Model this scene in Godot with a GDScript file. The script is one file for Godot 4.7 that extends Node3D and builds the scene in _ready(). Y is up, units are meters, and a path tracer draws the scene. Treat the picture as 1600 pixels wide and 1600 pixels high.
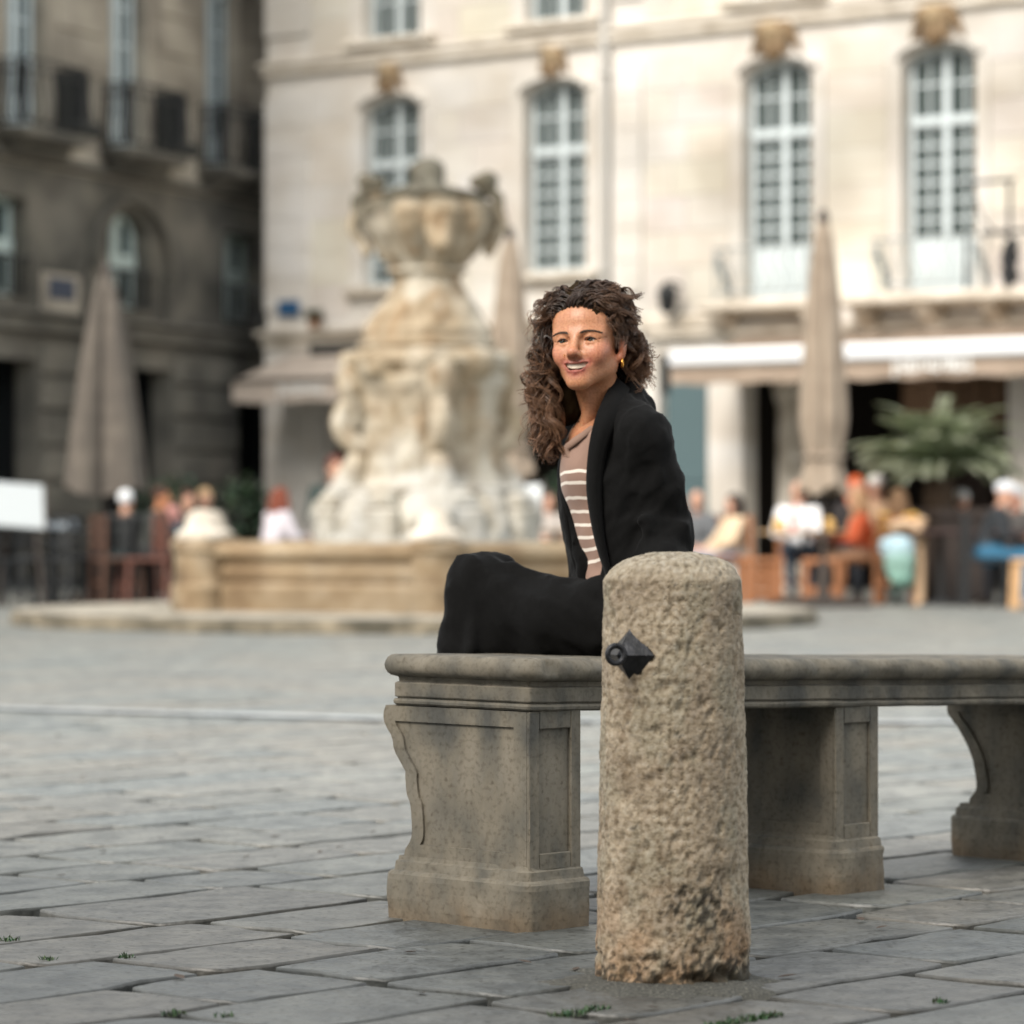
extends Node3D

# ------------------------------------------------------------------ mesh builder
class MB:
	var v := PackedVector3Array()
	var c := PackedColorArray()
	var i := PackedInt32Array()
	var uv := PackedVector2Array()
	var col := Color(1, 1, 1)
	func pt(p: Vector3) -> int:
		v.append(p)
		c.append(col)
		return v.size() - 1
	func tri(a: int, b: int, d: int) -> void:
		i.append(a); i.append(b); i.append(d)
	func quad(a: Vector3, b: Vector3, d: Vector3, e: Vector3) -> void:   # counter-clockwise seen from outside
		var k := pt(a)
		pt(b); pt(d); pt(e)
		tri(k, k + 1, k + 2); tri(k, k + 2, k + 3)
	func grid(rows: Array, close_u := false, flip := false) -> void:     # rows of equal length, shared vertices
		var base := v.size()
		var nu: int = rows[0].size()
		for r in rows:
			for p in r:
				pt(p)
		for a in rows.size() - 1:
			for b in (nu if close_u else nu - 1):
				var p0 := base + a * nu + b
				var p1 := base + a * nu + (b + 1) % nu
				var q0 := p0 + nu
				var q1 := p1 + nu
				if flip:
					tri(p0, q1, p1); tri(p0, q0, q1)
				else:
					tri(p0, p1, q1); tri(p0, q1, q0)
	func fan(ring: Array, flip := false) -> void:
		var m := Vector3.ZERO
		for p in ring:
			m += p
		var k := pt(m / ring.size())
		for p in ring:
			pt(p)
		var n := ring.size()
		for a in n:
			if flip:
				tri(k, k + 1 + (a + 1) % n, k + 1 + a)
			else:
				tri(k, k + 1 + a, k + 1 + (a + 1) % n)
	func box(m: Vector3, s: Vector3, bev := 0.0, bs := Basis.IDENTITY) -> void:
		var h := s * 0.5
		bev = minf(bev, 0.45 * minf(s.x, minf(s.y, s.z)))
		var ax := [Vector3(1, 0, 0), Vector3(0, 1, 0), Vector3(0, 0, 1)]
		for k in 3:
			var u: Vector3 = ax[(k + 1) % 3]
			var w: Vector3 = ax[(k + 2) % 3]
			var nn: Vector3 = ax[k]
			var hu := h[(k + 1) % 3] - bev
			var hw := h[(k + 2) % 3] - bev
			for sg in [1.0, -1.0]:
				var o: Vector3 = nn * h[k] * sg
				var q := [o - u * hu - w * hw, o + u * hu - w * hw, o + u * hu + w * hw, o - u * hu + w * hw]
				if sg < 0:
					q.reverse()
				quad(m + bs * q[0], m + bs * q[1], m + bs * q[2], m + bs * q[3])
		if bev > 0.0:
			for k in 3:
				var u: Vector3 = ax[(k + 1) % 3]
				var w: Vector3 = ax[(k + 2) % 3]
				var nn: Vector3 = ax[k]
				var hn := h[k] - bev
				for su in [1.0, -1.0]:
					for sw in [1.0, -1.0]:
						var pu: Vector3 = u * h[(k + 1) % 3] * su + w * (h[(k + 2) % 3] - bev) * sw
						var pw: Vector3 = u * (h[(k + 1) % 3] - bev) * su + w * h[(k + 2) % 3] * sw
						if su * sw > 0:
							quad(m + bs * (pu - nn * hn), m + bs * (pw - nn * hn), m + bs * (pw + nn * hn), m + bs * (pu + nn * hn))
						else:
							quad(m + bs * (pu + nn * hn), m + bs * (pw + nn * hn), m + bs * (pw - nn * hn), m + bs * (pu - nn * hn))
			for sx in [1.0, -1.0]:
				for sy in [1.0, -1.0]:
					for sz in [1.0, -1.0]:
						var a := Vector3(h.x * sx, (h.y - bev) * sy, (h.z - bev) * sz)
						var b := Vector3((h.x - bev) * sx, h.y * sy, (h.z - bev) * sz)
						var d := Vector3((h.x - bev) * sx, (h.y - bev) * sy, h.z * sz)
						var k := pt(m + bs * a)
						pt(m + bs * b); pt(m + bs * d)
						if sx * sy * sz > 0:
							tri(k, k + 1, k + 2)
						else:
							tri(k, k + 2, k + 1)
	func bar(a: Vector3, b: Vector3, w: float, t: float, up := Vector3.UP, bev := 0.0) -> void:
		var y := (b - a).normalized()
		if absf(y.dot(up)) > 0.99:
			up = Vector3.RIGHT
		var x := up.cross(y).normalized()
		box((a + b) * 0.5, Vector3(w, a.distance_to(b), t), bev, Basis(x, y, x.cross(y)))
	func tube(ps: Array, rs, sides := 8, caps := true, flat := 1.0) -> void:   # rs: a number or one radius per point
		var rows := []
		var t0: Vector3 = (ps[1] - ps[0]).normalized()
		var n0 := t0.cross(Vector3(0.31, 0.83, 0.46)).normalized()
		for k in ps.size():
			var t: Vector3 = (ps[mini(k + 1, ps.size() - 1)] - ps[maxi(k - 1, 0)]).normalized()
			n0 = (n0 - t * n0.dot(t)).normalized()
			var b0 := t.cross(n0)
			var r: float = rs if rs is float else rs[k]
			var row := []
			for s in sides:
				var an := TAU * s / sides
				row.append(ps[k] + n0 * (cos(an) * r) + b0 * (sin(an) * r * flat))
			rows.append(row)
		grid(rows, true)
		if caps:
			fan(rows[0], true)
			fan(rows[-1])
	func lathe(m: Vector3, prof: Array, sides := 32, sharp := false, shape = null, bs := Basis.IDENTITY) -> void:   # prof: Vector2(radius, height), upwards
		var rows := []
		for p in prof:
			var row := []
			for s in sides:
				var an := TAU * s / sides
				var r: float = p.x
				if shape != null:
					r = shape.call(p.x, p.y, an)
				row.append(m + bs * Vector3(r * cos(an), p.y, -r * sin(an)))
			rows.append(row)
		if sharp:
			for k in rows.size() - 1:
				grid([rows[k], rows[k + 1]], true)
		else:
			grid(rows, true)
		if prof[0].x > 0.0005:
			fan(rows[0], true)
		if prof[-1].x > 0.0005:
			fan(rows[-1])
	func prism(poly: PackedVector2Array, z0: float, z1: float, tf := Transform3D.IDENTITY) -> void:   # outline in x, y, counter-clockwise
		var t := Geometry2D.triangulate_polygon(poly)
		if Geometry2D.is_polygon_clockwise(poly):
			poly = poly.duplicate()
			poly.reverse()
			t = Geometry2D.triangulate_polygon(poly)
		var k := v.size()
		for p in poly:
			pt(tf * Vector3(p.x, p.y, z1))
		for p in poly:
			pt(tf * Vector3(p.x, p.y, z0))
		var n := poly.size()
		for j in range(0, t.size(), 3):
			var a := t[j]
			var b := t[j + 1]
			var d := t[j + 2]
			if (poly[b] - poly[a]).cross(poly[d] - poly[a]) < 0:
				var e := b
				b = d
				d = e
			tri(k + a, k + b, k + d)
			tri(k + n + a, k + n + d, k + n + b)
		for j in n:
			var a := poly[j]
			var b := poly[(j + 1) % n]
			quad(tf * Vector3(a.x, a.y, z0), tf * Vector3(b.x, b.y, z0), tf * Vector3(b.x, b.y, z1), tf * Vector3(a.x, a.y, z1))
	func ball(m: Vector3, r: Vector3, nu := 14, nv := 9, bs := Basis.IDENTITY) -> void:
		var rows := []
		for a in nv + 1:
			var row := []
			var la := -PI / 2 + PI * a / nv
			for b in nu:
				var lo := TAU * b / nu
				row.append(m + bs * Vector3(cos(la) * cos(lo) * r.x, sin(la) * r.y, -cos(la) * sin(lo) * r.z))
			rows.append(row)
		grid(rows, true)
	func sweep(poly: PackedVector2Array, prof: Array, top := true, bottom := true, smooth_from := -1, smooth_to := -1, bump = null) -> void:
		# poly: convex outline in x, z (counter-clockwise seen from above with z down the page); prof: Vector2(outward, y) from the top down
		var n := poly.size()
		var rings := []
		for p in prof:
			var ring := []
			for k in n:
				var a := poly[(k + n - 1) % n]
				var b := poly[k]
				var d := poly[(k + 1) % n]
				var e0 := (b - a).normalized()
				var e1 := (d - b).normalized()
				var n0 := Vector2(-e0.y, e0.x)
				var n1 := Vector2(-e1.y, e1.x)
				var mm := n0 + n1
				mm = mm / maxf(0.2, mm.length_squared() * 0.5)
				var q: Vector2 = b + mm * p.x
				var w := Vector3(q.x, p.y, q.y)
				if bump != null:
					w = bump.call(w, Vector3(mm.x, 0, mm.y).normalized())
				ring.append(w)
			rings.append(ring)
		for k in rings.size() - 1:
			if k >= smooth_from and k < smooth_to:
				continue
			grid([rings[k], rings[k + 1]], true, true)
		if smooth_to > smooth_from:
			grid(rings.slice(smooth_from, smooth_to + 1), true, true)
		if top:
			fan(rings[0])
		if bottom:
			fan(rings[-1], true)
	func mesh() -> ArrayMesh:
		var nn := PackedVector3Array()
		nn.resize(v.size())
		var f := i.duplicate()
		for k in range(0, i.size(), 3):
			var a := i[k]
			var b := i[k + 1]
			var d := i[k + 2]
			var q := (v[b] - v[a]).cross(v[d] - v[a])
			nn[a] += q
			nn[b] += q
			nn[d] += q
			f[k + 1] = d
			f[k + 2] = b
		for k in nn.size():
			nn[k] = nn[k].normalized() if nn[k].length_squared() > 1e-24 else Vector3.UP
		var arr := []
		arr.resize(Mesh.ARRAY_MAX)
		arr[Mesh.ARRAY_VERTEX] = v
		arr[Mesh.ARRAY_NORMAL] = nn
		arr[Mesh.ARRAY_COLOR] = c
		if uv.size() == v.size():
			arr[Mesh.ARRAY_TEX_UV] = uv
		arr[Mesh.ARRAY_INDEX] = f
		var m := ArrayMesh.new()
		m.add_surface_from_arrays(Mesh.PRIMITIVE_TRIANGLES, arr)
		return m

# ------------------------------------------------------------------ smooth joined bodies, meshed as surface nets
class Field:
	var kind := PackedInt32Array()          # 0 tapered capsule, 1 ellipsoid
	var pa := PackedVector3Array()
	var pb := PackedVector3Array()
	var ra := PackedFloat32Array()
	var rb := PackedFloat32Array()
	var kk := PackedFloat32Array()          # positive joins, negative cuts
	var rot: Array[Basis] = []
	var cols := PackedColorArray()
	var bump = null
	func cap(a: Vector3, b: Vector3, r0: float, r1: float, k: float, col := Color(1, 1, 1)) -> void:
		kind.append(0); pa.append(a); pb.append(b); ra.append(r0); rb.append(r1); kk.append(k); rot.append(Basis.IDENTITY); cols.append(col)
	func ell(m: Vector3, r: Vector3, k: float, col := Color(1, 1, 1), bs := Basis.IDENTITY) -> void:
		kind.append(1); pa.append(m); pb.append(r); ra.append(minf(r.x, minf(r.y, r.z))); rb.append(0.0); kk.append(k); rot.append(bs.inverse()); cols.append(col)
	func chain(ps: Array, rs: Array, k: float, col := Color(1, 1, 1)) -> void:
		for j in ps.size() - 1:
			cap(ps[j], ps[j + 1], rs[j], rs[j + 1], k, col)
	func one(j: int, p: Vector3) -> float:
		if kind[j] == 0:
			var ab := pb[j] - pa[j]
			var t := clampf((p - pa[j]).dot(ab) / maxf(ab.length_squared(), 1e-9), 0.0, 1.0)
			return p.distance_to(pa[j] + ab * t) - lerpf(ra[j], rb[j], t)
		var q := rot[j] * (p - pa[j])
		var r := pb[j]
		var k0 := (q / r).length()
		if k0 < 0.001:
			return -ra[j]
		return k0 * (k0 - 1.0) / (q / (r * r)).length()
	func dist(p: Vector3, act: PackedInt32Array) -> float:
		var d := 1e3
		for j in act:
			var e := one(j, p)
			var k := kk[j]
			if k > 0.0:
				var h := maxf(k - absf(d - e), 0.0) / k
				d = minf(d, e) - h * h * k * 0.25
			else:
				e = -e
				k = -k
				var h := maxf(k - absf(d - e), 0.0) / k
				d = maxf(d, e) + h * h * k * 0.25
		if bump != null:
			d += bump.call(p)
		return d
	func build(mb: MB, cell: float, lo: Vector3, hi: Vector3, blend := 0.006) -> void:
		var nx := int(ceil((hi.x - lo.x) / cell / 4.0)) * 4 + 1
		var ny := int(ceil((hi.y - lo.y) / cell / 4.0)) * 4 + 1
		var nz := int(ceil((hi.z - lo.z) / cell / 4.0)) * 4 + 1
		var g := PackedFloat32Array()
		g.resize(nx * ny * nz)
		g.fill(1e3)
		var half := cell * 4.0 * 0.8661
		var blocks := []
		var n := kind.size()
		var ds := PackedFloat32Array()
		ds.resize(n)
		for bz in range(0, nz - 1, 4):
			for by in range(0, ny - 1, 4):
				for bx in range(0, nx - 1, 4):
					var m := lo + Vector3(bx + 2, by + 2, bz + 2) * cell
					var dm := 1e3
					for j in n:
						ds[j] = one(j, m)
						if kk[j] > 0.0:
							dm = minf(dm, ds[j])
					if dm > half * 1.3 + 0.02:
						continue
					var act := PackedInt32Array()
					for j in n:
						if ds[j] < maxf(dm, -half) + half * 2.0 + absf(kk[j]) or (kk[j] < 0.0 and ds[j] < half * 1.5 - kk[j]):
							act.append(j)
					var dd := dist(m, act)
					if absf(dd) > half * 1.35 + 0.004:
						if dd < 0.0:
							for z in range(bz, bz + 5):
								for y in range(by, by + 5):
									for x in range(bx, bx + 5):
										var q := (z * ny + y) * nx + x
										if g[q] > 999.0:
											g[q] = -half
						continue
					for z in range(bz, bz + 5):
						for y in range(by, by + 5):
							for x in range(bx, bx + 5):
								var q := (z * ny + y) * nx + x
								if g[q] > 999.0 or g[q] == -half:
									g[q] = dist(lo + Vector3(x, y, z) * cell, act)
					blocks.append(Vector3i(bx, by, bz))
		var ids := PackedInt32Array()
		ids.resize(nx * ny * nz)
		ids.fill(-1)
		var first := mb.v.size()
		var off := PackedInt32Array([0, 1, nx, nx + 1, nx * ny, nx * ny + 1, nx * ny + nx, nx * ny + nx + 1])
		var e0 := PackedInt32Array([0, 2, 4, 6, 0, 1, 4, 5, 0, 1, 2, 3])
		var e1 := PackedInt32Array([1, 3, 5, 7, 2, 3, 6, 7, 4, 5, 6, 7])
		var where := PackedInt32Array()
		for b in blocks:
			for z in range(b.z, b.z + 4):
				for y in range(b.y, b.y + 4):
					for x in range(b.x, b.x + 4):
						var q := (z * ny + y) * nx + x
						var neg := 0
						for k in 8:
							if g[q + off[k]] < 0.0:
								neg += 1
						if neg == 0 or neg == 8:
							continue
						var s := Vector3.ZERO
						var cnt := 0
						for k in 12:
							var f0 := g[q + off[e0[k]]]
							var f1 := g[q + off[e1[k]]]
							if (f0 < 0.0) != (f1 < 0.0):
								var t := f0 / (f0 - f1)
								var a := e0[k]
								var d := e1[k]
								s += Vector3(lerpf(a & 1, d & 1, t), lerpf((a >> 1) & 1, (d >> 1) & 1, t), lerpf(a >> 2, d >> 2, t))
								cnt += 1
						ids[q] = mb.pt(lo + (Vector3(x, y, z) + s / cnt) * cell)
						where.append(q)
		var st := PackedInt32Array([1, nx, nx * ny])
		for q in where:
			for ax in 3:
				var f0 := g[q]
				var f1 := g[q + st[ax]]
				if (f0 < 0.0) == (f1 < 0.0):
					continue
				var u := st[(ax + 1) % 3]
				var w := st[(ax + 2) % 3]
				if q - u - w < 0:
					continue
				var a := ids[q]
				var b := ids[q - u]
				var d := ids[q - u - w]
				var e := ids[q - w]
				if a < 0 or b < 0 or d < 0 or e < 0:
					continue
				if f0 < 0.0:
					mb.tri(a, b, d); mb.tri(a, d, e)
				else:
					mb.tri(a, d, b); mb.tri(a, e, d)
		for k in range(first, mb.v.size()):
			var p := mb.v[k]
			var dm := 1e3
			for j in n:
				if kk[j] > 0.0:
					ds[j] = one(j, p)
					dm = minf(dm, ds[j])
			var sum := Color(0, 0, 0, 0)
			var ws := 0.0
			for j in n:
				if kk[j] > 0.0 and ds[j] < dm + blend * 3.0:
					var w := exp(-(ds[j] - dm) / blend)
					sum += cols[j] * w
					ws += w
			mb.c[k] = sum / ws

# ------------------------------------------------------------------ shared helpers
var rng := RandomNumberGenerator.new()
var noise := FastNoiseLite.new()
var cell_noise := FastNoiseLite.new()
var texs := {}
var mats := {}

func rr(a: float, b: float) -> float:
	return rng.randf_range(a, b)

func lin(r: float, g: float, b: float) -> Color:          # 0-255 sRGB to the linear value a vertex colour wants
	return Color(r / 255.0, g / 255.0, b / 255.0).srgb_to_linear()

func s255(r: float, g: float, b: float) -> Color:
	return Color(r / 255.0, g / 255.0, b / 255.0)

func obj(called: String, mb, m: Material, parent: Node = self) -> MeshInstance3D:
	var o := MeshInstance3D.new()
	o.name = called if parent != self else numbered(called)
	o.mesh = mb.mesh() if mb is MB else mb
	o.material_override = m
	parent.add_child(o, true)
	return o

var taken := {}
func numbered(called: String) -> String:
	taken[called] = taken.get(called, -1) + 1
	return called if taken[called] == 0 else "%s_%03d" % [called, taken[called]]

func tag(o: Node, label: String, category: String, group := "") -> void:
	o.set_meta("label", label)
	o.set_meta("category", category)
	if group != "":
		o.set_meta("group", group)

func thing(called: String, label: String, category: String, where := Vector3.ZERO, turn := 0.0, group := "") -> Node3D:
	var o := Node3D.new()
	o.name = numbered(called)
	o.position = where
	o.rotation.y = turn
	add_child(o, true)
	tag(o, label, category, group)
	return o

func dup(root: Node3D, where: Vector3, turn: float, label: String, group := "") -> Node3D:
	var o: Node3D = root.duplicate()
	var plain := String(root.name)
	if plain.right(3).is_valid_int():
		plain = plain.left(-4)
	o.name = numbered(plain)
	add_child(o, true)
	o.position = where
	o.rotation.y = turn
	o.set_meta("label", label)
	if group != "":
		o.set_meta("group", group)
	return o

func ntex(key: String, type: int, freq: float, stops: Array, colors: Array, octaves := 4, size := 512, seed_ := 1, fract := FastNoiseLite.FRACTAL_FBM) -> NoiseTexture2D:
	if texs.has(key):
		return texs[key]
	var n := FastNoiseLite.new()
	n.noise_type = type
	n.frequency = freq
	n.seed = seed_
	n.fractal_octaves = octaves
	n.fractal_type = fract
	if type == FastNoiseLite.TYPE_CELLULAR:
		n.cellular_return_type = FastNoiseLite.RETURN_DISTANCE
	var t := NoiseTexture2D.new()
	t.width = size
	t.height = size
	t.seamless = true
	t.noise = n
	if colors.size():
		var gr := Gradient.new()
		gr.offsets = PackedFloat32Array(stops)
		gr.colors = PackedColorArray(colors)
		t.color_ramp = gr
	texs[key] = t
	return t

func plain(key: String, col: Color, rough := 0.8, metal := 0.0, vc := false) -> StandardMaterial3D:
	if mats.has(key):
		return mats[key]
	var m := StandardMaterial3D.new()
	m.resource_name = key
	m.albedo_color = col
	m.roughness = rough
	m.metallic = metal
	m.vertex_color_use_as_albedo = vc
	mats[key] = m
	return m

func textured(key: String, tex: Texture2D, scale: float, rough := 0.85, relief: Texture2D = null, relief_cm := 0.0, detail: Texture2D = null, world := true) -> StandardMaterial3D:
	if mats.has(key):
		return mats[key]
	var m := StandardMaterial3D.new()
	m.resource_name = key
	m.albedo_texture = tex
	m.uv1_triplanar = true
	m.uv1_world_triplanar = world
	m.uv1_scale = Vector3.ONE * scale
	m.roughness = rough
	m.vertex_color_use_as_albedo = true
	if relief:
		m.heightmap_enabled = true
		m.heightmap_texture = relief
		m.heightmap_scale = relief_cm
	if detail:
		m.detail_enabled = true
		m.detail_albedo = detail
		m.detail_blend_mode = BaseMaterial3D.BLEND_MODE_MUL
		m.detail_uv_layer = BaseMaterial3D.DETAIL_UV_2
		m.uv2_triplanar = true
		m.uv2_world_triplanar = world
		m.uv2_scale = Vector3.ONE * scale * 0.23
	mats[key] = m
	return m

const EYE := 0.82
func at(x: float, y: float, d: float) -> Vector3:          # metres from a reading in the photograph (1600 wide) and a distance
	return Vector3((x - 800.0) / 5600.0 * d, EYE + (815.0 - y) / 5600.0 * d, -d)

func _ready() -> void:
	rng.seed = 20
	noise.seed = 5
	noise.frequency = 1.0
	noise.fractal_octaves = 3
	cell_noise.noise_type = FastNoiseLite.TYPE_CELLULAR
	cell_noise.cellular_return_type = FastNoiseLite.RETURN_DISTANCE
	cell_noise.frequency = 1.0
	cell_noise.seed = 3
	set_camera_and_light()
	make_materials()
	build_ground()
	build_right_house()
	build_left_house()
	build_house_behind()
	build_fountain()
	build_bench()
	build_bollard()
	build_woman()
	build_terrace()
	build_small_things()

func set_camera_and_light() -> void:
	var cam := Camera3D.new()
	cam.name = "camera"
	var ca := CameraAttributesPhysical.new()
	ca.frustum_focal_length = 84.0
	ca.frustum_focus_distance = 7.0
	ca.frustum_near = 0.1
	ca.frustum_far = 400.0
	ca.exposure_aperture = 2.5
	cam.attributes = ca
	cam.fov = 16.27
	cam.near = 0.1
	cam.far = 400.0
	cam.position = Vector3(0, EYE, 0)
	cam.rotation.x = 15.0 / 5600.0
	add_child(cam)
	cam.current = true

	var env := Environment.new()
	env.background_mode = Environment.BG_SKY
	var sm := ProceduralSkyMaterial.new()
	sm.sky_top_color = Color(0.76, 0.78, 0.80)
	sm.sky_horizon_color = Color(0.87, 0.87, 0.86)
	sm.sky_curve = 0.25
	sm.ground_bottom_color = Color(0.25, 0.24, 0.22)
	sm.ground_horizon_color = Color(0.45, 0.43, 0.40)
	sm.sun_angle_max = 40.0
	sm.sun_curve = 0.12
	var sky := Sky.new()
	sky.sky_material = sm
	env.sky = sky
	env.background_energy_multiplier = 1.0
	env.ambient_light_source = Environment.AMBIENT_SOURCE_SKY
	env.tonemap_mode = Environment.TONE_MAPPER_LINEAR
	env.tonemap_exposure = 2.35
	env.sdfgi_enabled = true
	env.ssao_enabled = true
	env.ssil_enabled = true
	var we := WorldEnvironment.new()
	we.name = "environment"
	we.environment = env
	add_child(we)

	var sun := DirectionalLight3D.new()
	sun.name = "sun"
	sun.light_color = Color(1.0, 0.97, 0.935)
	sun.light_energy = 0.65
	sun.light_angular_distance = 28.0
	sun.shadow_enabled = true
	add_child(sun)
	sun.look_at_from_position(Vector3(-7, 10, 10), Vector3.ZERO)

var m_pave: Array = []
var m_bench: StandardMaterial3D
var m_bollard: StandardMaterial3D
var m_stone: StandardMaterial3D
var m_stone_trim: StandardMaterial3D
var m_dark_stone: StandardMaterial3D
var m_fountain: StandardMaterial3D
var m_soot: StandardMaterial3D
var m_vc: StandardMaterial3D
var m_iron: StandardMaterial3D

func make_materials() -> void:
	var S := FastNoiseLite.TYPE_SIMPLEX_SMOOTH
	var P := FastNoiseLite.TYPE_PERLIN
	var fine := ntex("fine", P, 0.035, [0.0, 0.35, 0.5, 0.62, 1.0], [s255(150, 150, 150), s255(212, 212, 210), s255(232, 230, 228), s255(244, 244, 242), s255(255, 255, 255)], 5, 512, 4)
	var cloud := ntex("cloud", S, 0.006, [0.25, 0.45, 0.6, 0.8], [s255(198, 196, 192), s255(228, 226, 222), s255(242, 240, 238), s255(255, 254, 252)], 4, 512, 9)
	var bump := ntex("bump", P, 0.03, [], [], 5, 512, 12)
	var pits := ntex("pits", FastNoiseLite.TYPE_CELLULAR, 0.045, [0.0, 0.25, 0.6], [Color(0.35, 0.35, 0.35), Color(0.85, 0.85, 0.85), Color(1, 1, 1)], 3, 512, 21)
	var tones := [[128, 131, 127], [133, 134, 129], [123, 127, 125], [137, 135, 128], [130, 130, 125]]
	for k in tones.size():
		var t: Array = tones[k]
		var tex := ntex("pave%d" % k, P, 0.012 + 0.003 * k, [0.2, 0.4, 0.5, 0.6, 0.8], [s255(t[0] - 24, t[1] - 23, t[2] - 22), s255(t[0] - 6, t[1] - 6, t[2] - 6), s255(t[0], t[1], t[2]), s255(t[0] + 5, t[1] + 5, t[2] + 4), s255(t[0] + 16, t[1] + 15, t[2] + 13)], 6, 512, 30 + k)
		var m := textured("paving_%d" % k, tex, 1.1, 0.5, bump, 0.8, ntex("pave_speck", P, 0.085, [0.0, 0.27, 0.31, 0.5, 1.0], [s255(120, 118, 112), s255(176, 175, 170), s255(238, 238, 236), s255(250, 250, 249), s255(255, 255, 255)], 5, 512, 56))
		m.uv2_scale = Vector3.ONE * 1.3
		m.metallic_specular = 0.6
		m_pave.append(m)
	var bt := ntex("bench", P, 0.011, [0.2, 0.4, 0.52, 0.64, 0.85], [s255(70, 70, 66), s255(92, 89, 80), s255(102, 97, 86), s255(111, 105, 92), s255(122, 116, 104)], 6, 512, 50)
	m_bench = textured("bench_stone", bt, 1.7, 0.85, bump, 0.45, ntex("speck", P, 0.09, [0.0, 0.30, 0.36, 1.0], [s255(176, 170, 160), s255(218, 214, 208), s255(248, 247, 245), s255(255, 255, 255)], 4, 512, 55))
	m_bench.uv1_scale = Vector3(2.6, 0.9, 2.6)
	m_bench.uv2_scale = Vector3(2.3, 1.9, 2.3)
	var bo := ntex("bollard", P, 0.05, [0.2, 0.4, 0.52, 0.64, 0.85], [s255(150, 140, 124), s255(205, 195, 178), s255(228, 220, 205), s255(240, 234, 224), s255(255, 252, 246)], 4, 512, 60)
	m_bollard = textured("rough_limestone", bo, 4.0, 0.95, pits, 0.4)
	var st := ntex("facade", P, 0.008, [0.2, 0.4, 0.52, 0.64, 0.85], [s255(213, 206, 196), s255(224, 219, 211), s255(230, 227, 221), s255(235, 233, 229), s255(239, 238, 236)], 5, 512, 70)
	m_stone = textured("facade_stone", st, 0.25, 0.9, bump, 1.0, cloud)
	m_stone_trim = textured("facade_trim", ntex("trim", P, 0.012, [0.2, 0.45, 0.6, 0.85], [s255(168, 158, 142), s255(200, 191, 176), s255(213, 205, 191), s255(226, 220, 209)], 5, 512, 71), 0.5, 0.9, bump, 1.0)
	m_dark_stone = textured("sooty_stone", ntex("soot", P, 0.008, [0.2, 0.4, 0.52, 0.64, 0.85], [s255(142, 136, 126), s255(172, 165, 153), s255(184, 177, 164), s255(195, 188, 174), s255(206, 199, 186)], 5, 512, 72), 0.25, 0.95, bump, 1.0, cloud)
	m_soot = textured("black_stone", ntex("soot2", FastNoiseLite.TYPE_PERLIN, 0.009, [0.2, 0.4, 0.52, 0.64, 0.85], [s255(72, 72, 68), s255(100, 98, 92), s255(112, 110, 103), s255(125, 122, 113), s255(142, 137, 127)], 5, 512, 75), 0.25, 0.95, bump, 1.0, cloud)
	m_fountain = textured("fountain_stone", ntex("fount", P, 0.014, [0.2, 0.42, 0.55, 0.8], [s255(190, 180, 165), s255(225, 220, 210), s255(242, 238, 230), s255(255, 253, 248)], 5, 512, 73), 0.8, 0.9, bump, 1.5)
	m_vc = plain("painted", Color.WHITE, 0.75, 0.0, true)
	m_iron = plain("black_iron", s255(38, 40, 42), 0.5, 0.3)

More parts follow.
